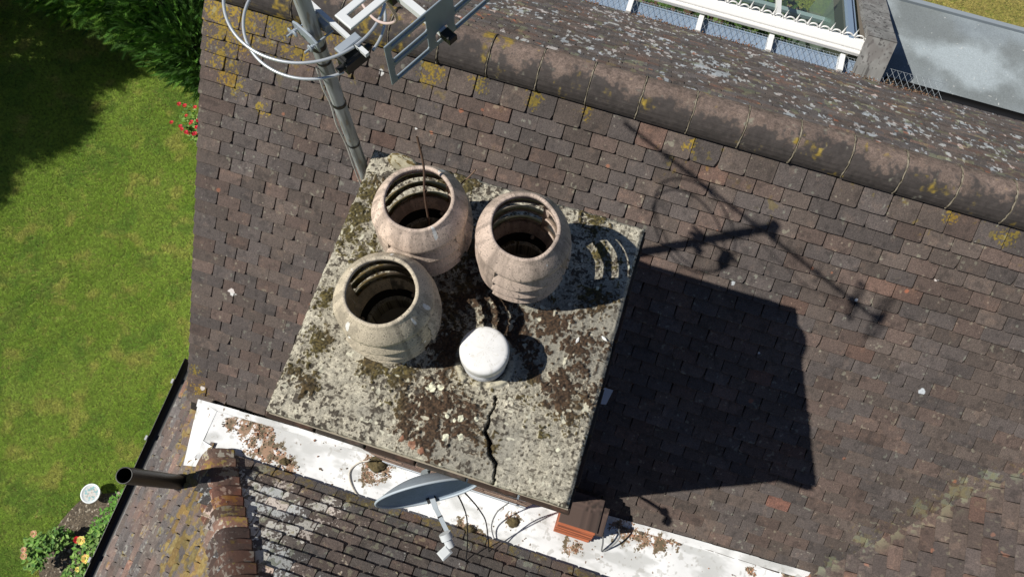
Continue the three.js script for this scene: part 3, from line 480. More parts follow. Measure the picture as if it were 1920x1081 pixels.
function makePot(label, x, z, turn, mat, slatMat) {
  const g = thing('chimney_pot', label, 'chimney pot', 'louvred clay pots on the chimney top', [x, 0.008, z]); g.rotation.y = turn;
  const D2 = Math.PI / 180, wob = (t, y) => 0.0025 * Math.sin(2 * t + x * 40) + 0.0012 * Math.sin(5 * t + y * 20);
  const outer = [[0.132, -0.055], [0.137, 0], [0.148, 0.04], [0.160, 0.085], [0.165, 0.11], [0.166, 0.128], [0.148, 0.13], [0.130, 0.08], [0.115, 0.0], [0.112, -0.055]];
  const crown = [[0.152, 0.354], [0.167, 0.356], [0.1715, 0.362], [0.168, 0.375], [0.158, 0.395], [0.148, 0.413], [0.137, 0.429], [0.1295, 0.440], [0.127, 0.448], [0.123, 0.452], [0.116, 0.452], [0.1125, 0.447], [0.114, 0.434], [0.129, 0.410], [0.144, 0.378], [0.147, 0.356]];
  const pieces = [sweep(outer, 0, Math.PI * 2, 72, wob), sweep(crown, 0, Math.PI * 2, 96, wob)];
  const groups = [[-62, 6], [22, 113], [186, 288]], pil = [[6, 22], [113, 186], [288, 298]];
  for (const [a, b] of pil) pieces.push(sweep([[0.1665, 0.122], [0.1755, 0.24], [0.1675, 0.364], [0.148, 0.364], [0.150, 0.24], [0.148, 0.122]], a * D2, b * D2, Math.max(3, Math.round((b - a) / 5)), wob));
  const body = part('pot_body', merge(pieces), mat, g);
  for (const [a, b] of groups) for (let k = 0; k < 3; k++) { const y = 0.128 + 0.077 * k, o = [0.002, 0.008, 0.006][k]; part('louvre_slat', sweep([[0.160 + o, y], [0.1725 + o, y - 0.001], [0.1765 + o, y + 0.003], [0.176 + o, y + 0.010], [0.160 + o, y + 0.036], [0.146 + o, y + 0.062], [0.136, y + 0.080], [0.129, y + 0.078], [0.138 + o, y + 0.050], [0.150 + o, y + 0.022]], (a - 1) * D2, (b + 1) * D2, Math.round((b - a) / 5), wob), a > 100 ? slatMat : mat, g); }
  part('flue_lining', sweep([[0.1145, 0.002], [0.1295, 0.08], [0.1275, 0.08], [0.1125, 0.002]], 0, Math.PI * 2, 48), flueBlack, g);  // near-black ring lining the inside of the pot foot
  for (let k = 0; k < 3; k++) { const an = (40 + 120 * k) * D2, s = new THREE.SphereGeometry(0.009, 10, 8); s.scale(1, 1.3, 1); s.translate(Math.cos(an) * 0.122, 0.075, Math.sin(an) * 0.122); part('lug', s, flat(150, 140, 128), body); }
  return g;
}
{
  const moss = std({ map: tex(256, 256, (u, v) => mix(mix([126, 120, 106], [96, 78, 36], sst(0.4, 0.55, fbm(u * 20, v * 20, 3, 4))), [60, 54, 44], sst(0.55, 0.7, fbm(u * 30, v * 30, 8, 3)))), roughness: 1 });
  makePot('pale pink chimney pot with a twig standing in it, nearest the mast', ...P3[0], 0.0, potMat([212, 192, 176], null, 11), moss);
  makePot('brown tinged chimney pot farthest from the aerial mast', ...P3[1], 0.06, potMat([194, 176, 162], null, 27), potMat([140, 128, 114], null, 5));
  makePot('grey stained cream chimney pot nearest the satellite dish', ...P3[2], -0.1, potMat([204, 192, 170], [0.03, 0.3], 43), moss);
}
// white flue cap
{
  const g = thing('flue_cap', 'round white flue cap on the chimney top', 'flue cap', null, [CAP[0], 0.004, CAP[1]]);
  const w = std({ map: tex(512, 512, (u, v) => { let c = mul([238, 238, 236], 0.95 + 0.06 * fbm(u * 20, v * 20, 3, 4)); c = mix(c, [196, 192, 180], sst(0.62, 0.8, fbm(u * 30, v * 60, 8, 4)) * 0.5); return mix(c, [150, 146, 130], sst(0.9, 0.95, noise(u * 90, v * 220, 5)) * 0.5); }, true), roughness: 0.45 }), w2 = flat(205, 207, 208, { roughness: 0.4 });
  part('lid', sweep([[0.0005, 0.202], [0.05, 0.201], [0.075, 0.198], [0.084, 0.194], [0.089, 0.187], [0.091, 0.178], [0.091, 0.135], [0.087, 0.133], [0.086, 0.175], [0.0005, 0.19]], 0, Math.PI * 2, 72), w, g);
  for (let k = 0; k < 5; k++) part('louvre_ring', sweep([[0.078, 0.122 - k * 0.014], [0.085, 0.117 - k * 0.014], [0.085, 0.113 - k * 0.014], [0.078, 0.114 - k * 0.014]], 0, Math.PI * 2, 60), w2, g);
  part('body', sweep([[0.078, 0.15], [0.078, 0.045], [0.084, 0.043], [0.084, 0.02], [0.08, -0.01], [0.06, -0.01], [0.06, 0.15]], 0, Math.PI * 2, 60), w2, g);
}
// twigs
{
  const m = flat(92, 72, 58);
  tag(part('twig', merge([tube([V(-0.196, 0.02, -0.17), V(-0.204, 0.25, -0.225), V(-0.222, 0.42, -0.27), V(-0.233, 0.53, -0.32), V(-0.262, 0.63, -0.365)], 0.0042, 7), tube([V(-0.224, 0.43, -0.275), V(-0.215, 0.44, -0.27)], 0.006, 6)]), m, scene), 'bare brown twig standing up out of the pink chimney pot', 'twig');
  tag(part('twig', tube([V(-0.165, 0.19, -0.36), V(-0.143, 0.25, -0.42), V(-0.115, 0.3, -0.435), V(-0.092, 0.35, -0.446)], 0.0028, 6), flat(120, 98, 82), scene), 'short thin twig poking out behind the pink chimney pot', 'twig');
}
{
  const fm = flat(232, 232, 228);
  for (const [x, z, a, l] of [[0.452, -0.03, 1.75, 'small white feather lying upright on the slab beside the cap shadow'], [0.552, -0.07, 0.6, 'small white feather near the right edge of the slab']]) {
    const m = new MB(); for (let i = 0; i < 8; i++) { const t0 = i / 8, t1 = (i + 1) / 8, w = (t) => 0.0055 * Math.sin(Math.PI * Math.min(1, t * 1.1 + 0.05)), P = (t, q) => { const d = (t - 0.5) * 0.034, y = 0.014 + 0.010 * t * t; return [x + Math.cos(a) * d - Math.sin(a) * q, y - Math.abs(q) * 0.3, z + Math.sin(a) * d + Math.cos(a) * q]; }; for (const q of [-1, 1]) m.quad(P(t0, 0), P(t1, 0), P(t1, q * w(t1)), P(t0, q * w(t0))); }
    tag(part('feather', m.geo(), fm, scene), l, 'feather');
  }
}
// ───────────────────────── aerial mast, radio loop, television aerial
const MX = -0.65, MZ = -0.53;
const galvT = tex(256, 512, (u, v) => { let c = mul([172, 178, 180], 0.82 + 0.3 * fbm(u * 8, v * 30, 3, 4)); c = mix(c, [108, 112, 112], sst(0.5, 0.7, fbm(u * 12, v * 18, 9, 4)) * 0.7); return mix(c, [128, 112, 88], sst(0.68, 0.76, fbm(u * 10, v * 40, 12, 3)) * 0.5); });
const galv = std({ map: galvT, metalness: 0.12, roughness: 0.5 });
const alum = flat(196, 202, 208, { metalness: 0.45, roughness: 0.38 }), paint = flat(214, 218, 220, { roughness: 0.45 }), black = flat(24, 25, 27, { roughness: 0.45 }), steel = flat(158, 168, 178, { metalness: 0.15, roughness: 0.45 });
{
  const g = thing('aerial_mast', 'galvanised steel aerial mast strapped to the chimney corner', 'mast', null, [0, 0, 0]);
  const pole = part('pole', rod(V(MX, -0.95, MZ), V(MX, 1.515, MZ), 0.0252, 32), galv, g);
  for (const [y, h] of [[0.1, 0.014], [0.395, 0.02], [0.655, 0.012], [0.735, 0.022]]) part('tape_band', new THREE.CylinderGeometry(0.0266, 0.0266, h, 32, 1, true).translate(MX, y, MZ), black, pole);
  part('down_cable', tube([V(MX - 0.027, 0.62, MZ + 0.016), V(MX - 0.031, 0.5, MZ + 0.019), V(MX - 0.028, 0.39, MZ + 0.014), V(MX - 0.033, 0.25, MZ + 0.019), V(MX - 0.028, 0.1, MZ + 0.014), V(MX - 0.03, -0.1, MZ + 0.016), V(MX - 0.028, -0.8, MZ + 0.014)], 0.0034, 8), flat(206, 206, 202, { roughness: 0.5 }), g);
  for (const y of [-0.35, -0.8]) part('wall_bracket', merge([boxAt(MX + 0.045, y, MZ, 0.11, 0.04, 0.03), new THREE.CylinderGeometry(0.031, 0.031, 0.04, 20, 1, false).translate(MX, y, MZ).toNonIndexed()]), steel, g);
}
{ // radio loop: two rings round the mast, held by an arm with a black junction box
  const g = thing('radio_aerial', 'silver double loop radio aerial circling the mast', 'aerial');
  const RA = 0.248, ya = 0.875, ca = [-0.686, -0.6], yb = 0.79, cb = [-0.669, -0.582], RB = 0.224;
  const arc = (c, y, r, a0, a1) => { const p = []; for (let i = 0; i <= 40; i++) { const a = (a0 + (a1 - a0) * i / 40) * Math.PI / 180; p.push(V(c[0] + r * Math.cos(a), y, c[1] + r * Math.sin(a))); } return p; };
  part('upper_ring', tube(arc(ca, ya, RA, 32, 390), 0.0052, 10, 120), alum, g);
  part('lower_ring', tube(arc(cb, yb, RB, 44, 374), 0.0052, 10, 120), alum, g);
  const A0 = V(-0.70, 0.862, -0.60), A1 = V(-0.432, 0.862, -0.463);
  part('arm', bar(A0, A1, 0.014, 0.014), paint, g);
  const d = A1.clone().sub(A0).normalize(), n = V(-d.z, 0, d.x), bc = V(-0.487, 0.815, -0.468);
  const ry = Math.atan2(n.x, n.z);
  const jb = part('junction_box', merge([boxAt(0, 0, 0, 0.045, 0.05, 0.09, 0, 0.005), boxAt(0, 0.002, 0, 0.036, 0.06, 0.07, 0, 0.004)].map((q) => q.rotateY(ry).translate(bc.x, bc.y, bc.z))), black, g);
  for (const s of [-1, 1]) part('gland', rod(bc.clone().addScaledVector(n, s * 0.04), bc.clone().addScaledVector(n, s * 0.066), 0.011, 14), black, jb);
  part('saddle', boxAt(0, 0, 0, 0.03, 0.014, 0.085, 0, 0.003).rotateY(ry).translate(bc.x - 0.012, 0.868, bc.z - 0.01), steel, g);
  // clamp plate and wing nuts on the near side of the mast
  const cl = V(MX, 0.80, MZ), f = V(-0.45, 0, 0.89), sd = V(0.89, 0, 0.45), rf = Math.atan2(f.x, f.z);
  const plate = new THREE.Shape(); plate.moveTo(-0.056, -0.02); plate.lineTo(0.056, -0.02); plate.lineTo(0.056, 0.02); plate.lineTo(0.034, 0.03); plate.lineTo(-0.034, 0.03); plate.lineTo(-0.056, 0.02);
  part('clamp_plate', new THREE.ExtrudeGeometry(plate, { depth: 0.004, bevelEnabled: true, bevelSize: 0.002, bevelThickness: 0.002, bevelSegments: 1 }).rotateY(rf).translate(cl.x + f.x * 0.026, cl.y, cl.z + f.z * 0.026), steel, g);
  part('clamp_jaw', merge([boxAt(0, 0, 0, 0.07, 0.034, 0.02, rf, 0.003).translate(cl.x - f.x * 0.036, cl.y + 0.01, cl.z - f.z * 0.036), bar(cl.clone().addScaledVector(f, -0.02).setY(0.852), V(-0.66, 0.852, -0.575), 0.03, 0.02)]), steel, g);
  for (const s of [-1, 1]) {
    const a = cl.clone().addScaledVector(sd, s * 0.042);
    const bolt = part('bolt', rod(a.clone().addScaledVector(f, -0.045), a.clone().addScaledVector(f, 0.072), 0.0038, 8), steel, g);
    const wn = a.clone().addScaledVector(f, 0.044), wings = [];
    for (const q of [-1, 1]) { const e = new THREE.SphereGeometry(0.0125, 10, 8); e.scale(1, 1, 0.35); e.rotateY(rf); wings.push(e.translate(wn.x + sd.x * q * 0.014 * (s > 0 ? 0.5 : 1) + f.x * 0.006, wn.y + q * (s > 0 ? 0.013 : 0.006), wn.z + sd.z * q * 0.014 + f.z * 0.006).toNonIndexed()); }
    wings.push(rod(wn.clone().addScaledVector(f, -0.006), wn.clone().addScaledVector(f, 0.008), 0.007, 10)); part('wing_nut', merge(wings), steel, bolt);
  }
}
{ // television aerial on the mast head
  const g = thing('television_aerial', 'television aerial with slotted grey reflector at the mast head', 'aerial');
  const B0 = V(-0.04, 1.488, -0.168), B1 = V(-1.5, 1.47, -0.866), d = B0.clone().sub(B1).normalize(), n = V(d.z, 0, -d.x);
  const at = (t, l, y) => B0.clone().addScaledVector(d, -t).addScaledVector(n, l).add(V(0, y, 0));
  part('boom', bar(B0, B1, 0.016, 0.016), paint, g);
  part('boom_plug', boxAt(0, 0, 0, 0.021, 0.021, 0.028, Math.atan2(d.x, d.z), 0.003).translate(B0.x + d.x * 0.004, B0.y, B0.z + d.z * 0.004), black, g);
  // slotted reflector plate across the boom
  const sh = new THREE.Shape(); sh.moveTo(-0.145, -0.055); sh.lineTo(0.145, -0.055); sh.lineTo(0.145, 0.065); sh.lineTo(-0.145, 0.065); sh.closePath();
  const hole = (x0, y0, x1, y1) => { const h = new THREE.Path(), c = 0.004; h.moveTo(x0 + c, y0); h.lineTo(x1 - c, y0); h.lineTo(x1, y0 + c); h.lineTo(x1, y1 - c); h.lineTo(x1 - c, y1); h.lineTo(x0 + c, y1); h.lineTo(x0, y1 - c); h.lineTo(x0, y0 + c); h.closePath(); sh.holes.push(h); };
  for (const s of [[-0.133, -0.037], [0.037, 0.133]]) { hole(s[0], -0.042, s[1], -0.006); hole(s[0], 0.014, s[1], 0.046); } hole(-0.018, -0.045, 0.018, -0.014);
  const pl = new THREE.ExtrudeGeometry(sh, { depth: 0.0015, bevelEnabled: true, bevelSize: 0.001, bevelThickness: 0.001, bevelSegments: 1 });
  const ribs = [[-0.13, 0.005], [-0.13, 0.056], [-0.13, -0.049]].flatMap(([x, y]) => [rod(V(x, y, 0.003), V(-0.04, y, 0.003), 0.0028, 8), rod(V(0.04, y, 0.003), V(0.13, y, 0.003), 0.0028, 8)]);
  const ry = Math.atan2(d.x, d.z), pc = at(0.018, 0, 0.02), plateM = std({ map: tex(256, 128, (u, v) => mul([146, 158, 168], 0.85 + 0.3 * fbm(u * 30, v * 16, 4, 4))), metalness: 0.1, roughness: 0.5 });
  part('reflector_plate', merge([pl, ...ribs]).rotateY(ry).rotateZ(0).translate(pc.x, pc.y, pc.z), plateM, g);
  // flat slotted dipole in front of it
  const ds = new THREE.Shape(); ds.moveTo(-0.13, -0.022); ds.lineTo(0.13, -0.022); ds.lineTo(0.13, 0.022); ds.lineTo(-0.13, 0.022); ds.closePath(); for (const [a, b] of [[-0.115, -0.02], [0.02, 0.115]]) { const h = new THREE.Path(); h.moveTo(a, -0.009); h.lineTo(b, -0.009); h.lineTo(b, 0.009); h.lineTo(a, 0.009); h.closePath(); ds.holes.push(h); }
  const dp = new THREE.ExtrudeGeometry(ds, { depth: 0.003, bevelEnabled: true, bevelSize: 0.002, bevelThickness: 0.002, bevelSegments: 2 }).rotateX(-Math.PI / 2); const dc = at(0.165, 0, 0.012);
  part('dipole', dp.rotateY(ry).translate(dc.x, dc.y, dc.z), paint, g);
  part('dipole_box', boxAt(0, 0, 0, 0.04, 0.04, 0.05, ry, 0.004).translate(dc.x, dc.y - 0.01, dc.z), black, g);
  for (let k = 0; k < 9; k++) { const t = 0.27 + k * 0.135, c = at(t, 0, 0.008), l = 0.075 - k * 0.003; part('director', merge([rod(c.clone().addScaledVector(n, -l), c.clone().addScaledVector(n, l), 0.0035, 8), rod(c.clone().add(V(0, -0.045, 0)), c.clone().add(V(0, 0.045, 0)), 0.003, 8)]), alum, g); }
  part('mast_clamp', merge([boxAt(0, 0, 0, 0.045, 0.05, 0.025, ry, 0.004).translate(MX + 0.005, 1.475, MZ + 0.035), boxAt(0, 0, 0, 0.05, 0.04, 0.018, ry, 0.004).translate(MX, 1.475, MZ - 0.02)]), steel, g);
  part('aerial_cable', tube([at(0.165, -0.02, -0.005), V(-0.2, 1.36, -0.26), V(-0.3, 1.24, -0.33), V(-0.45, 1.2, -0.46), V(-0.6, 1.22, -0.52), V(MX + 0.024, 1.15, MZ + 0.02)], 0.0036, 8, 50), flat(206, 186, 180, { roughness: 0.5 }), g);
}

// ───────────────────────── satellite dish
{
  const g = thing('satellite_dish', 'grey satellite dish on the chimney front above the white gutter', 'satellite dish');
  const C = V(0.0, -0.96, 0.672), el = 9 * Math.PI / 180, hn = V(0.5, 0, 0.866), n = hn.clone().multiplyScalar(Math.cos(el)).add(V(0, Math.sin(el), 0)), ux = V(0.866, 0, -0.5), uy = n.clone().cross(ux).normalize(); if (uy.y < 0) uy.negate();
  const a = 0.255, b = 0.215, m = new MB(), NR = 10, NA = 64, Q = (r, t, o) => { const x = Math.cos(t) * a * r, y = Math.sin(t) * b * r, dp = -0.085 * (1 - r * r) - o; const p = C.clone().addScaledVector(ux, x).addScaledVector(uy, y).addScaledVector(n, dp); return [p.x, p.y, p.z]; };
  const gf = (o) => grid(NA, NR, (s, r) => ({ p: Q(r, s * Math.PI * 2, o), uv: [s * 4, r * 2] }));
  const dishM = std({ map: tex(256, 256, (u, v) => mul([150, 164, 178], 0.86 + 0.14 * noise(u * 90, v * 90, 3) + 0.12 * fbm(u * 6, v * 6, 8, 3)), true), roughness: 0.55 });
  const refl = part('reflector', mergeGeometries([gf(0), gf(0.003)]), dishM, g);
  const rim = []; for (let i = 0; i <= 64; i++) { const q = Q(1, i / 64 * Math.PI * 2, 0); rim.push(V(...q)); } part('rim', tube(rim, 0.0065, 8, 96), flat(176, 188, 198, { roughness: 0.5 }), refl);
  const lnb = V(0.166, -1.03, 0.856), foot = V(...Q(0.9, -Math.PI / 2, 0.0)), bk = C.clone().addScaledVector(n, -0.07);
  const elbow = foot.clone().lerp(lnb, 0.25).add(V(0, -0.03, 0));
  const arm = part('arm', merge([bar(foot.clone().addScaledVector(n, -0.02), elbow, 0.026, 0.02), bar(elbow, lnb.clone().add(V(-0.02, -0.03, -0.04)), 0.022, 0.018)]), flat(168, 178, 186, { roughness: 0.5 }), g);
  part('arm_tape', boxAt(0, 0, 0, 0.026, 0.022, 0.016, Math.atan2(lnb.x - elbow.x, lnb.z - elbow.z)).translate(...elbow.clone().lerp(lnb, 0.4).add(V(-0.008, -0.012, -0.016)).toArray()), black, arm);
  const fd = C.clone().sub(lnb).normalize();
  part('receiver', merge([rod(lnb.clone().addScaledVector(fd, -0.03), lnb.clone().addScaledVector(fd, 0.012), 0.022, 18), rod(lnb.clone().addScaledVector(fd, 0.012), lnb.clone().addScaledVector(fd, 0.045), 0.031, 22), boxAt(0, 0, 0, 0.06, 0.045, 0.05, Math.atan2(fd.x, fd.z) + 0.3, 0.008).translate(lnb.x + 0.0, lnb.y - 0.006, lnb.z + 0.055)]), flat(205, 210, 212, { roughness: 0.45 }), g);
  part('receiver_mount', boxAt(0, 0, 0, 0.05, 0.012, 0.03, Math.atan2(fd.x, fd.z), 0.002).translate(...foot.clone().addScaledVector(n, 0.01).toArray()), black, g);
  part('wall_bracket', merge([boxAt(-0.06, -1.06, 0.537, 0.2, 0.24, 0.01, 0, 0.002), rod(V(-0.05, -1.1, 0.54), V(-0.05, -1.1, 0.585), 0.016, 14), rod(V(-0.05, -1.14, 0.585), V(-0.05, -0.99, 0.585), 0.018, 16)]), flat(120, 128, 132, { roughness: 0.5 }), g);
}
// cables in and over the gutter
{
  const cable = (name, label, pts, r, mat) => tag(part(name, tube(pts, r, 8), mat, scene), label, 'cable');
  const grey = flat(120, 122, 124, { roughness: 0.6 }), wh = flat(206, 200, 188, { roughness: 0.6 });
  const fy = -2.963;
  cable('coaxial_cable', 'brown and white coaxial cable looped in the gutter left of the dish', [V(-0.62, -2.6, 0.555), V(-0.68, -2.85, 0.57), V(-0.76, fy, 0.6), V(-0.80, fy, 0.68), V(-0.74, fy, 0.78), V(-0.6, fy, 0.86), V(-0.42, fy, 0.86), V(-0.2, fy + 0.02, 0.84), V(0.0, fy + 0.03, 0.83), V(0.14, -2.93, 0.88), V(0.22, -2.85, 1.0), V(0.24, -2.72, 1.1), V(0.27, -2.55, 1.26)], 0.0065, wh);
  cable('thin_cable', 'black cable hanging from the dish past its receiver', [V(0.06, -1.2, 0.57), V(0.15, -1.6, 0.66), V(0.2, -2.3, 0.78), V(0.25, -2.75, 1.0), V(0.28, -2.62, 1.2)], 0.0045, black);
  cable('thin_cable', 'second black cable hanging beside the first below the dish', [V(0.09, -1.2, 0.57), V(0.25, -1.9, 0.66), V(0.33, -2.6, 0.76), V(0.40, -2.86, 0.94), V(0.44, -2.68, 1.15)], 0.0045, black);
  cable('thin_cable', 'grey cable arching over the white gutter right of the dish', [V(0.42, -2.5, 0.55), V(0.36, -2.75, 0.64), V(0.36, -2.92, 0.75), V(0.43, -2.95, 0.86), V(0.47, -2.85, 0.98), V(0.48, -2.7, 1.13)], 0.005, grey);
  cable('wire_loop', 'stray loop of grey wire beside the stacked spare tiles', [V(1.13, -2.75, 0.50), V(1.17, -2.85, 0.60), V(1.20, fy, 0.66), V(1.25, -2.9, 0.60), V(1.28, -2.86, 0.53), V(1.25, -2.8, 0.48)], 0.006, grey);
}
// spare tiles stacked by the chimney foot
{
  const tm = [0, 1, 2].map((k) => std({ map: tex(128, 128, (u, v) => { let c = mul(mix([168, 98, 66], [140, 80, 56], fbm(u * 10, v * 10, 3 + k, 3)), 0.82 + 0.16 * k); return mix(c, [96, 66, 54], sst(0.55, 0.7, fbm(u * 16, v * 16, 9 + k, 3)) * 0.6); }) })), dark = std({ map: tex(128, 128, (u, v) => mul(mix([66, 56, 52], [88, 70, 62], fbm(u * 6, v * 6, 5, 3)), 0.6 + 0.7 * noise(u * 60, v * 60, 3))) });  // last one: tile brown, deepened so its colour holds the chimney slab's shadow
  const ORD = ['first', 'second', 'third', 'fourth', 'fifth', 'sixth', 'seventh', 'eighth', 'ninth', 'tenth', 'eleventh', 'twelfth'];
  for (let k = 0; k < 13; k++) {
    const top = k === 12, y = -2.962 + 0.0265 * k, z = 0.53 - 0.006 * k + rr(-0.006, 0.006);
    tag(part('spare_tile', boxAt(0, 0, 0, top ? 0.285 : rr(0.262, 0.278), 0.022, top ? 0.235 : 0.21, rr(-0.03, 0.03), 0.003).translate(0.945 + rr(-0.006, 0.006), y, z - (top ? 0.015 : 0)), top ? dark : pick(tm), scene), top ? 'brown tile with the slab shadow painted into it, lying on top of the orange spare tile stack' : ORD[k] + ' orange spare clay tile from the bottom of the stack by the chimney', 'roof tile', top ? undefined : 'stacked orange spare tiles');
  }
  tag(part('spare_tile', boxAt(0, 0, 0, 0.05, 0.3, 0.2, -0.02, 0.003).translate(1.105, -2.8, 0.47), dark, scene), 'brown tile with the same painted shade, standing on edge against the orange spare tile stack', 'roof tile');
}
// soil vent pipe
{
  const g = thing('vent_pipe', 'black plastic vent pipe standing on the hip slope', 'pipe', null, [-2.03, hipY(-2.03), 1.142]);
  const pm = flat(17, 17, 18, { roughness: 0.5 }), h = -2.18 - hipY(-2.03);
  part('pipe', sweep([[0.055, -0.05], [0.055, h - 0.002], [0.0545, h], [0.0485, h], [0.048, h - 0.002], [0.048, -0.05]], 0, Math.PI * 2, 40), pm, g);
  const col = sweep([[0.0565, 0], [0.066, 0.0], [0.061, 0.05], [0.0565, 0.05]], 0, Math.PI * 2, 40); part('weather_collar', col, flat(66, 68, 72, { roughness: 0.6 }), g);
}
// gutters
{
  const chan = (len) => { const s = new THREE.Shape(), R = 0.06, r = 0.056; s.absarc(0, 0, R, Math.PI, Math.PI * 2, false); s.lineTo(r, 0); s.absarc(0, 0, r, Math.PI * 2, Math.PI, true); s.closePath(); return new THREE.ExtrudeGeometry(s, { depth: len, bevelEnabled: false, curveSegments: 12 }); };
  const bm = flat(24, 24, 25, { roughness: 0.45 });
  const g = thing('eaves_gutter', 'black half round gutter along the hip slope above the lawn', 'gutter');
  const ch = part('channel', chan(3.0).translate(-2.606, -3.605, 0.2), bm, g);
  part('fascia', boxAt(-2.52, -3.72, 1.7, 0.02, 0.18, 3.0), flat(40, 40, 42), g);
  for (const z of [0.42, 0.93, 1.22, 1.95, 2.6]) part('bracket', boxAt(-2.672, -3.6, z, 0.018, 0.03, 0.04), flat(176, 180, 180), ch);
  const r = thing('rear_gutter', 'dark gutter along the rear eaves beside the grey flat roof', 'gutter');
  part('channel', chan(3.0).rotateY(Math.PI / 2).translate(2.8, -3.31, -4.40), bm, r);
}
function leafCloud(mb, list, size, tones, n, droop = 0.3) {    // broad leaves spread through ellipsoids
  for (let i = 0; i < n; i++) {
    const e = pick(list); let d = V(rr(-1, 1), rr(-1, 1), rr(-1, 1)); while (d.length() > 1 || d.length() < 0.3) d.set(rr(-1, 1), rr(-1, 1), rr(-1, 1));
    const c = V(e[0] + d.x * e[3], e[1] + d.y * e[4], e[2] + d.z * e[5]), s = size * rr(0.6, 1.3), a = rnd() * 6.3, t = V(Math.cos(a), rr(-droop, droop), Math.sin(a)).normalize(), w = V(-Math.sin(a), rr(-0.5, 0.5), Math.cos(a)).normalize(), kk = rr(0.75, 1.25), k = pick(tones).map((v) => lin(v) * kk);
    const p0 = c.clone().addScaledVector(t, -s), p1 = c.clone().addScaledVector(t, s), m = c.clone().add(V(0, s * 0.15, 0)), l = m.clone().addScaledVector(w, s * 0.55), r = m.clone().addScaledVector(w, -s * 0.55);
    mb.tri(p0.toArray(), l.toArray(), p1.toArray(), 0, 0, 0, k); mb.tri(p0.toArray(), p1.toArray(), r.toArray(), 0, 0, 0, k);
  }
}
const leafM = new THREE.MeshPhysicalMaterial({ vertexColors: true, roughness: 0.75, side: THREE.DoubleSide });
// ───────────────────────── behind the house
{ // wire mesh guard on the rear eaves
  const w = []; const y0 = -3.262, z0 = -4.3, zo = -4.50; const W = (a, b, r = 0.0016) => rod(a, b, r, 4);
  for (const t of [0, 1]) w.push(W(V(-0.6, y0, z0 + (zo - z0) * t), V(3.35, y0 + 0.02 * t, z0 + (zo - z0) * t), 0.0025));
  for (let x = -0.6; x < 3.3; x += 0.062) { w.push(W(V(x, y0, z0), V(x + 0.11, y0 + 0.02, zo))); w.push(W(V(x + 0.11, y0, z0), V(x, y0 + 0.02, zo))); }
  tag(part('wire_guard', merge(w), flat(168, 176, 182, { metalness: 0.5, roughness: 0.45 }), scene), 'galvanised wire mesh guard along the rear gutter', 'wire mesh');
  const lm = new MB(), lc = [[96, 76, 58], [124, 102, 78], [72, 58, 46], [130, 92, 70]].map((c) => c.map(lin));
  for (let i = 0; i < 900; i++) { const x = rr(-0.5, 3.3), z = -4.29 - Math.abs(rr(-1, 1) * rr(0, 0.06)), s = rr(0.008, 0.022), a = rnd() * 6, y = -3.25 + rr(0, 0.025), c = pick(lc); if (noise(x * 2.2, 3, 4) < 0.35) continue; lm.tri([x, y, z], [x + s * Math.cos(a), y + rr(0, 0.01), z + s * Math.sin(a)], [x + s * Math.cos(a + 1), y + rr(0, 0.01), z + s * Math.sin(a + 1)], 0, 0, 0, c); }
  tag(part('leaf_litter', lm.geo(), std({ vertexColors: true }), scene), 'dry leaf litter caught along the rear eaves mesh', 'leaf litter', null, 'stuff');
}
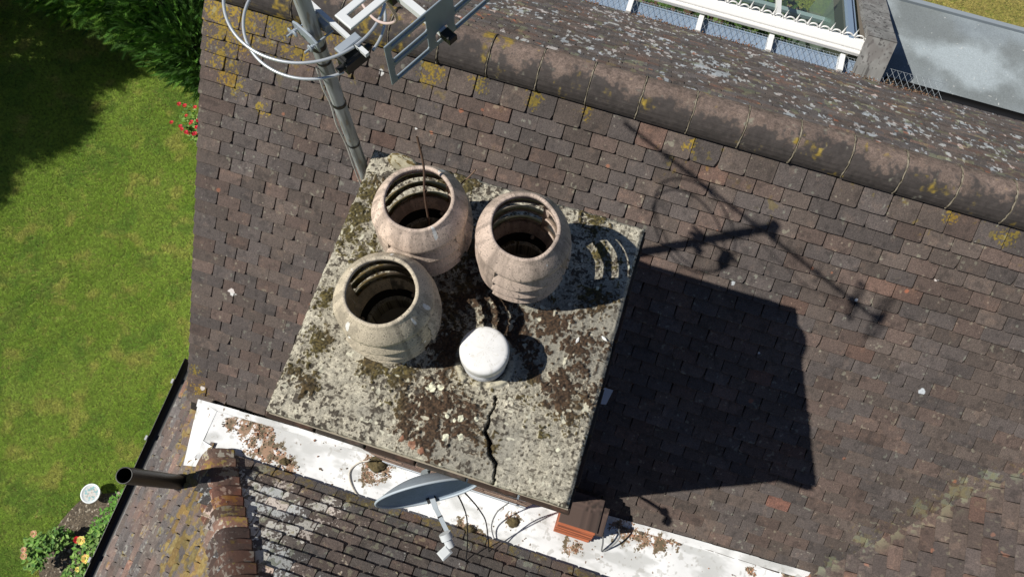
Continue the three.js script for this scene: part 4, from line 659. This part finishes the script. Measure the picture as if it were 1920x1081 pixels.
{ // lean-to glass roof
  const g = thing('conservatory', 'white framed glass conservatory roof behind the house', 'conservatory');
  const wm = flat(238, 238, 236, { roughness: 0.4 }), blue = flat(134, 152, 174, { roughness: 0.5 }), slope = 0.42;
  const ry = (z) => -3.17 + slope * (z + 4.62);             // glazing falls away from the house
  part('lead_apron', merge([boxAt(0.85, -3.335, -4.43, 3.3, 0.012, 0.24), boxAt(0.85, -3.42, -4.312, 3.3, 0.16, 0.01)]), blue, g);
  part('ridge_beam', merge([boxAt(0.86, -3.19, -4.60, 3.3, 0.05, 0.19, 0, 0.008), boxAt(0.86, -3.155, -4.585, 3.28, 0.03, 0.10, 0, 0.006)]), wm, g);
  for (let x = -0.65; x < 2.5; x += 0.116) { const sp = new THREE.ConeGeometry(0.013, 0.11, 8).translate(x, -3.085, -4.675).toNonIndexed(), ball = new THREE.SphereGeometry(0.012, 8, 6).translate(x, -3.135, -4.675).toNonIndexed(), web = new THREE.TorusGeometry(0.045, 0.008, 6, 10, Math.PI).translate(x + 0.058, -3.165, -4.675).toNonIndexed(); part('cresting', merge([sp, ball, web]), wm, g); }
  for (const x of [-0.55, 0.17, 0.89, 1.61, 2.33]) part('support_strut', boxAt(x, -3.28, -4.43, 0.05, 0.08, 0.20, 0, 0.004), wm, g);
  for (const x of [0.17, 0.89, 1.61]) part('glazing_bar', bar(V(x, ry(-4.66) + 0.015, -4.66), V(x, ry(-6.6) + 0.015, -6.6), 0.045, 0.05), wm, g);
  const glass = new THREE.MeshPhysicalMaterial({ color: srgb(225, 235, 228), transmission: 1, thickness: 0, roughness: 0.05, side: THREE.DoubleSide });
  for (const [a, b] of [[-0.55, 0.17], [0.17, 0.89], [0.89, 1.61], [1.61, 2.33]]) { const q = new MB(); q.quad([a + 0.015, ry(-4.66), -4.66], [b - 0.015, ry(-4.66), -4.66], [b - 0.015, ry(-6.6), -6.6], [a + 0.015, ry(-6.6), -6.6]); part('glass_pane', q.geo(), glass, g); }
  part('edge_frame', merge([bar(V(2.345, ry(-4.66) + 0.02, -4.66), V(2.345, ry(-6.6) + 0.02, -6.6), 0.05, 0.06), bar(V(2.40, ry(-4.66) - 0.02, -4.66), V(2.40, ry(-6.6) - 0.02, -6.6), 0.05, 0.05)]), flat(128, 148, 172, { roughness: 0.5 }), g);
  for (const z of [-5.35, -6.0]) part('cross_bar', bar(V(-0.55, ry(z) - 0.30, z), V(2.3, ry(z) - 0.30, z), 0.05, 0.04), flat(170, 182, 190), g);
  const en = new MB(); en.quad([2.25, ry(-4.7) - 0.1, -4.7], [2.25, ry(-6.0) - 0.1, -6.0], [2.1, -5.4, -6.0], [2.1, -5.4, -4.7]); part('end_pane', en.geo(), new THREE.MeshPhysicalMaterial({ color: srgb(206, 224, 214), transmission: 0.75, thickness: 0, roughness: 0.3, side: THREE.DoubleSide }), g);
  part('dwarf_wall', merge([boxAt(0.9, -5.6, -6.7, 3.4, 0.8, 0.12), boxAt(-0.8, -5.6, -5.4, 0.12, 0.8, 2.6)]), flat(150, 120, 104), g);
}
{
  const o = thing('climbing_plant', 'dark green leafy plants under the conservatory glass', 'plant', null, [1.3, GY, -5.7]), m = new MB();
  leafCloud(m, [[0, 0.9, 0, 1.0, 0.5, 0.8], [-0.9, 0.7, 0.1, 0.7, 0.5, 0.7], [0.5, 1.2, -0.3, 0.5, 0.5, 0.6], [-0.2, 0.5, 0.4, 1.0, 0.4, 0.4]], 0.05, [[58, 84, 34], [74, 98, 40], [44, 66, 30], [96, 112, 52]], 4200, 0.6); part('foliage', m.geo(), leafM, o);
  part('stem', merge([-0.8, -0.3, 0.2, 0.6].map((x) => rod(V(x, 0, 0.1), V(x + 0.1, 1.0, -0.1), 0.012, 6))), flat(76, 70, 46), o).userData.kind = 'stuff';
}
{ // raking parapet with coping stones, and the felt flat roof beside it
  const g = thing('parapet_wall', 'sloping parapet wall with speckled grey coping stones', 'wall');
  const py = (z) => (z > -4.62 ? -3.02 + 0.9 * (-4.62 - z) * 1.0 : -3.02 + 0.5 * (z + 4.62));
  const ct = std({ map: tex(256, 512, (u, v) => { let c = mul([136, 136, 134], 0.8 + 0.35 * fbm(u * 8, v * 32, 3, 4)); c = mix(c, [72, 70, 70], sst(0.74, 0.82, noise(u * 28, v * 112, 9)) * 0.7); return mix(c, [112, 108, 106], sst(0.55, 0.7, fbm(u * 4, v * 16, 12, 3)) * 0.6); }) });
  for (const [za, zb] of [[-4.33, -4.615], [-4.622, -4.80], [-4.807, -5.2], [-5.207, -5.75], [-5.757, -6.4]]) {
    const m = new MB(), x0 = 2.455, x1 = 2.735, y0 = py(za), y1 = py(zb), th = 0.06, j = rr(-0.004, 0.004); const Q = (x, y, z) => [x + j, y, z];
    const u = (x, z) => [(x - x0) * 2, (z + 6.4) * 0.5];
    m.quad(Q(x0, y0, za), Q(x1, y0, za), Q(x1, y1, zb), Q(x0, y1, zb), u(x0, za), u(x1, za), u(x1, zb), u(x0, zb)); m.quad(Q(x1, y0, za), Q(x1, y1, zb), Q(x1, y1 - th, zb), Q(x1, y0 - th, za), u(x0, za), u(x0, zb), u(x0 + .1, zb), u(x0 + .1, za)); m.quad(Q(x0, y0, za), Q(x0, y1, zb), Q(x0, y1 - th, zb), Q(x0, y0 - th, za), u(x0, za), u(x0, zb), u(x0 + .1, zb), u(x0 + .1, za)); m.quad(Q(x0, y0, za), Q(x1, y0, za), Q(x1, y0 - th, za), Q(x0, y0 - th, za), u(x0, za), u(x1, za), u(x1, za + .1), u(x0, za + .1)); m.quad(Q(x0, y1, zb), Q(x1, y1, zb), Q(x1, y1 - th, zb), Q(x0, y1 - th, zb), u(x0, zb), u(x1, zb), u(x1, zb + .1), u(x0, zb + .1));
    part('coping_stone', m.geo(), ct, g);
  }
  const s = new THREE.Shape(); s.moveTo(4.34, GY); s.lineTo(6.35, GY); s.lineTo(6.35, py(-6.35) - 0.061); s.lineTo(4.62, -3.081); s.lineTo(4.34, py(-4.34) - 0.061); s.closePath();
  part('wall_core', new THREE.ExtrudeGeometry(s, { depth: 0.2, bevelEnabled: false }).rotateY(Math.PI / 2).translate(2.495, 0, 0), flat(120, 112, 104), g);
  const f = thing('flat_roof', 'grey felt flat roof with pale stains behind the house', 'roof');
  const ft = tex(768, 512, (u, v) => { const x = u * 4, z = v * 2; let c = mul([140, 150, 156], 0.82 + 0.3 * fbm(x * 3, z * 3, 3, 4)); const n = fbm(x * 1.6 + 4, z * 1.6, 14, 4); c = mix(c, [116, 122, 122], sst(0.38, 0.68, n) * 0.7); c = mix(c, [178, 190, 196], sst(0.48, 0.74, fbm(x * 1.5, z * 1.5 + 8, 19, 5)) * 0.75);  c = mix(c, [200, 202, 198], sst(0.955, 0.975, noise(x * 34, z * 34, 40))); return mul(c, 0.92 + 0.16 * noise(x * 160, z * 160, 5)); });
  const top = grid(20, 10, (a, b) => ({ p: [2.7 + 3.8 * a, -3.66, -4.12 - 1.68 * b], uv: [a, b] })); part('felt_top', top, std({ map: ft, roughness: 0.95 }), f);
  part('edge_trim', boxAt(4.6, -3.645, -5.79, 3.8, 0.05, 0.05, 0, 0.006), flat(140, 150, 158, { roughness: 0.6 }), f);
  part('wall', boxAt(4.6, (GY - 3.67) / 2, -4.96, 3.78, -3.67 - GY, 1.6), flat(120, 112, 104), f);
}
// ───────────────────────── planting
function conifer(name, label, group, base, h, lobes, n, fl, tones) {
  const g = thing(name, label, 'conifer', group, base);
  part('trunk', new THREE.CylinderGeometry(0.03, 0.1, h * 0.9, 10).translate(0, h * 0.45, 0), flat(84, 66, 52), g);
  const m = new MB();
  for (let i = 0; i < n; i++) {
    const e = pick(lobes); let d = V(rr(-1, 1), rr(-1, 1), rr(-1, 1)); while (d.length() > 1 || d.length() < 0.55) d.set(rr(-1, 1), rr(-1, 1), rr(-1, 1));
    const dir = d.clone().normalize(); const c = V(e[0] + d.x * e[3], e[1] + d.y * e[4], e[2] + d.z * e[5]);
    const bump = 0.85 + 0.35 * fbm(dir.x * 4 + e[0], dir.z * 4 + dir.y * 3, 5, 2); c.x = e[0] + (c.x - e[0]) * bump; c.z = e[2] + (c.z - e[2]) * bump;
    const t = V(dir.x, dir.y * 0.5 + 0.45, dir.z).add(V(rr(-0.6, 0.6), rr(-0.3, 0.5), rr(-0.6, 0.6))).normalize(), w = t.clone().cross(V(rr(-1, 1), rr(-1, 1), rr(-1, 1))).normalize(), L = fl * rr(0.6, 1.25), kk = rr(0.45, 1.4), k = pick(tones).map((v) => lin(v) * kk);
    const S = 6; for (let j = 0; j < S; j++) for (const s of [-1, 1]) {
      const a = c.clone().addScaledVector(t, L * j / S), q = a.clone().addScaledVector(w, s * L * 0.3 * (1 - j / S * 0.7)).addScaledVector(t, L * 0.3), b = a.clone().addScaledVector(t, L * 0.09); m.tri(a.toArray(), q.toArray(), b.toArray(), 0, 0, 0, k.map((v) => v * (0.85 + 0.06 * j)));
    }
    m.tri(c.clone().addScaledVector(w, 0.012).toArray(), c.clone().addScaledVector(w, -0.012).toArray(), c.clone().addScaledVector(t, L * 1.15).toArray(), 0, 0, 0, k);
  }
  part('crown', m.geo(), leafM, g);
  return g;
}
const CT = [[70, 114, 34], [88, 134, 42], [54, 96, 34], [110, 152, 52]];
conifer('conifer_hedge', 'wide bright green conifer at the top left of the lawn', null, [-6.75, GY, -4.3], 2.4, [[0, 1.3, 0, 1.0, 1.15, 0.85], [0.8, 1.1, 0.15, 0.75, 1.05, 0.75], [-0.5, 1.2, -0.1, 0.8, 1.1, 0.85]], 13000, 0.16, CT);
conifer('conifer_hedge', 'dark green conifer close behind the roof verge', null, [-5.3, GY, -3.85], 2.0, [[0, 0.9, 0, 0.6, 1.0, 0.62], [0.4, 0.8, 0.25, 0.45, 0.8, 0.45], [-0.4, 1.0, -0.3, 0.6, 0.9, 0.6]], 8500, 0.13, [[52, 94, 28], [66, 112, 34], [84, 130, 42]]);
for (const [x, z, h, l] of [[-9.75, -0.45, 3.0, 'shade conifer nearest the camera, left of the view'], [-9.3, -1.6, 3.15, 'second shade conifer from the near end, left of the view'], [-9.0, -2.8, 3.1, 'third shade conifer from the near end, left of the view'], [-9.3, -4.1, 3.2, 'shade conifer at the far end, left of the view']])
  conifer('shade_conifer', l, 'conifer hedge shading the lawn', [x, GY, z], h, [[0, h * 0.35, 0, 0.85, h * 0.36, 0.85], [0, h * 0.66, 0, 0.75, h * 0.32, 0.75], [0.1, h * 0.85, 0.1, 0.4, h * 0.15, 0.4]], 2600, 0.32, CT);
// grass
{
  const blade = new MB(); for (let i = 0; i < 7; i++) { const a = i * 0.9 + 0.3, h = 0.014 + 0.008 * ((i * 37) % 5) / 5, lx = Math.cos(a * 1.7) * 0.016, lz = Math.sin(a * 1.7) * 0.016, x = Math.cos(a) * 0.008, z = Math.sin(a) * 0.008, wx = -Math.sin(a * 1.7) * 0.0016, wz = Math.cos(a * 1.7) * 0.0016; blade.tri([x - wx, 0, z - wz], [x + wx, 0, z + wz], [x + lx, h, z + lz]); }
  const bg = blade.geo(); bg.deleteAttribute('uv');
  const sow = (name, label, n, x0, x1, z0, z1, tone, skip) => {
    const pts = []; for (let i = 0; i < n; i++) { const x = rr(x0, x1), z = rr(z0, z1); if (!skip(x, z)) pts.push([x, z]); }
    const im = new THREE.InstancedMesh(bg, new THREE.MeshStandardMaterial({ roughness: 0.8, side: THREE.DoubleSide }), pts.length), M = new THREE.Matrix4(), q = new THREE.Quaternion(), c = new THREE.Color();
    pts.forEach(([x, z], i) => { q.setFromAxisAngle(V(0, 1, 0), rnd() * 6.3); const s = rr(0.7, 1.35); M.compose(V(x, GY, z), q, V(s, s * rr(0.7, 1.2), s)); im.setMatrixAt(i, M); const t = tone(x, z); c.setRGB(lin(t[0]), lin(t[1]), lin(t[2])); im.setColorAt(i, c); });
    im.name = name; shade(im); scene.add(im); tag(im, label, 'grass', null, 'stuff');
  };
  const inBed = (x, z) => ((x + 3.75) / 0.62) ** 2 + ((z - 2.35) / 0.72) ** 2 < 1 - 0.15 * noise(x * 6, z * 6, 3);
  sow('lawn_grass', 'short green lawn grass left of the house', 330000, -8.8, -3.2, -4.6, 3.3, (x, z) => { let c = mix([130, 162, 54], [156, 180, 78], fbm(x * 2, z * 2, 3, 3)); c = mix(c, [188, 182, 100], sst(0.52, 0.76, fbm(x * 5, z * 5, 9, 4)) * 0.7); c = mix(c, [112, 148, 56], sst(0.55, 0.7, fbm(x * 4, z * 4, 19, 3)) * 0.6); return mul(c, rr(0.75, 1.25)); }, (x, z) => inBed(x, z) || x > -3.2);
  sow('dry_grass', 'dry yellowing lawn grass behind the flat roof', 70000, 3.2, 7.2, -9.4, -6.2, (x, z) => mul(mix([186, 170, 104], [156, 150, 78], fbm(x * 4, z * 4, 5, 3)), rr(0.75, 1.25)), () => false);
}
{ // flower bed with roses and a dish
  const st = tex(512, 512, (u, v) => { let c = mix([74, 66, 56], [104, 94, 80], fbm(u * 30, v * 30, 3, 4)); c = mix(c, [176, 168, 152], sst(0.76, 0.84, noise(u * 90, v * 90, 9)) * 0.8); return mul(c, 0.7 + 0.6 * noise(u * 200, v * 200, 5)); });
  const g = grid(60, 60, (a, b) => { const r = Math.min(1, 0.999 * b), t = a * Math.PI * 2, k = 1 - 0.07 * noise(Math.cos(t) * 3 + 4, Math.sin(t) * 3 + 4, 3), x = -3.75 + Math.cos(t) * r * 0.62 * k, z = 2.35 + Math.sin(t) * r * 0.72 * k; return { p: [x, GY + 0.012 + 0.03 * (1 - r) + 0.025 * fbm(x * 30, z * 30, 7, 3) * (1 - r * 0.7), z], uv: [(x + 4.6) / 1.7, (z - 1.4) / 1.9] }; });
  tag(part('flower_bed', g, std({ map: st, roughness: 1 }), scene), 'bare soil flower bed beside the house gutter', 'flower bed', null, 'structure');
  const bush = (name, label, base, lobes, n, size, tones, flowers, cat = 'shrub') => {
    const o = thing(name, label, cat, null, base), m = new MB(); leafCloud(m, lobes, size, tones, n); part('foliage', m.geo(), leafM, o);
    const stems = lobes.flatMap((e) => [0, 1].map(() => rod(V(e[0] * 0.2, 0, e[2] * 0.2), V(e[0] + rr(-0.05, 0.05), e[1], e[2] + rr(-0.05, 0.05)), 0.006, 6))); part('stem', merge(stems), flat(76, 84, 46), o).userData.kind = 'stuff';
    for (const [x, y, z, r, c] of flowers) { const b = new MB(); for (let i = 0; i < 26; i++) { const a = i * 2.4, q = Math.sqrt(i / 26), up = 0.5 + 0.5 * (1 - q), k = c.map((v) => lin(v * rr(0.85, 1.1))); const cx = x + Math.cos(a) * q * r * 0.5, cz = z + Math.sin(a) * q * r * 0.5, t = V(Math.cos(a), up, Math.sin(a)).normalize(), w = V(-Math.sin(a), 0, Math.cos(a)), s = r * 0.6; const P = V(cx, y, cz), A = P.clone().addScaledVector(t, s), B = P.clone().addScaledVector(t, s * 0.6).addScaledVector(w, s * 0.5), C = P.clone().addScaledVector(t, s * 0.6).addScaledVector(w, -s * 0.5); b.tri(P.toArray(), B.toArray(), A.toArray(), 0, 0, 0, k); b.tri(P.toArray(), A.toArray(), C.toArray(), 0, 0, 0, k); } part('flower', b.geo(), leafM, o); }
    return o;
  };
  const green = [[90, 132, 44], [112, 150, 60], [70, 112, 44], [128, 160, 84]], Y = [246, 226, 130], R = [200, 24, 44], PK = [226, 186, 146];
  bush('rose_bush', 'pink flowered rose bush at the bottom left of the bed', [-4.18, GY, 2.36], [[0, 0.3, 0, 0.16, 0.14, 0.14], [0.1, 0.28, -0.1, 0.14, 0.12, 0.12], [-0.12, 0.27, 0.06, 0.15, 0.12, 0.15], [-0.06, 0.25, 0.2, 0.12, 0.1, 0.12]], 560, 0.028, green, [[-0.12, 0.42, -0.08, 0.04, PK], [-0.15, 0.4, 0.1, 0.035, PK], [-0.13, 0.38, 0.16, 0.04, PK]]);
  bush('rose_bush', 'rose bush with two yellow roses and a red one beside the gutter', [-3.7, GY, 2.32], [[0.02, 0.36, -0.02, 0.17, 0.16, 0.2], [0.12, 0.38, -0.2, 0.2, 0.16, 0.2], [-0.02, 0.3, 0.25, 0.16, 0.12, 0.14], [0.16, 0.36, 0.1, 0.16, 0.14, 0.2]], 620, 0.03, green, [[-0.03, 0.54, -0.15, 0.05, Y], [0.1, 0.54, 0.0, 0.05, Y], [-0.11, 0.47, -0.13, 0.04, R], [0.02, 0.44, 0.14, 0.03, Y]]);
  bush('leafy_shrub', 'low leafy shrub beside the round garden dish', [-3.66, GY, 1.98], [[0, 0.2, 0, 0.22, 0.14, 0.2], [-0.06, 0.15, 0.12, 0.2, 0.1, 0.16], [0.05, 0.25, -0.2, 0.18, 0.16, 0.2]], 620, 0.024, [[74, 124, 34], [96, 144, 50]], []);
  bush('red_flowers', 'red flowering plant by the dark conifer at the roof edge', [-5.02, GY, -2.98], [[0, 0.12, 0, 0.2, 0.12, 0.24], [0.15, 0.12, 0.1, 0.16, 0.1, 0.2]], 260, 0.03, green, Array.from({ length: 17 }, () => [rr(-0.22, 0.2), rr(0.2, 0.28), rr(-0.22, 0.28), rr(0.02, 0.032), [226, 40, 70]]), 'flowers');
  const d = thing('garden_dish', 'white rimmed round dish standing on the flower bed edge', 'bird bath', null, [-4.06, GY, 1.76]);
  part('bowl', sweep([[0.001, 0.13], [0.075, 0.135], [0.092, 0.155], [0.108, 0.16], [0.108, 0.15], [0.06, 0.115], [0.001, 0.11]], 0, Math.PI * 2, 40), flat(224, 232, 236, { roughness: 0.4 }), d);
  part('pattern', new THREE.CircleGeometry(0.086, 36).rotateX(-Math.PI / 2).translate(0, 0.1415, 0), std({ map: tex(128, 128, (u, v) => { const r = Math.hypot(u - 0.5, v - 0.5) * 2, n = fbm(u * 9, v * 9, 4, 4); let c = mix([206, 204, 200], [120, 176, 184], sst(0.45, 0.62, n) * 0.8); return mix(c, [150, 140, 132], sst(0.6, 0.7, fbm(u * 20, v * 20, 8, 3)) * (r < 0.7 ? 0.7 : 0.2)); }) }), d);
  part('stand', new THREE.CylinderGeometry(0.03, 0.05, 0.12, 16).translate(0, 0.06, 0), flat(190, 196, 198), d);
  tag(part('stepping_stone', sweep([[0.001, 0.03], [0.07, 0.03], [0.078, 0.02], [0.078, 0], [0.001, 0]], 0, Math.PI * 2, 24).translate(-3.83, GY + 0.03, 2.66), flat(140, 142, 112), scene), 'small round pale stone at the bottom of the flower bed', 'stone');
}
renderer.render(scene, camera);
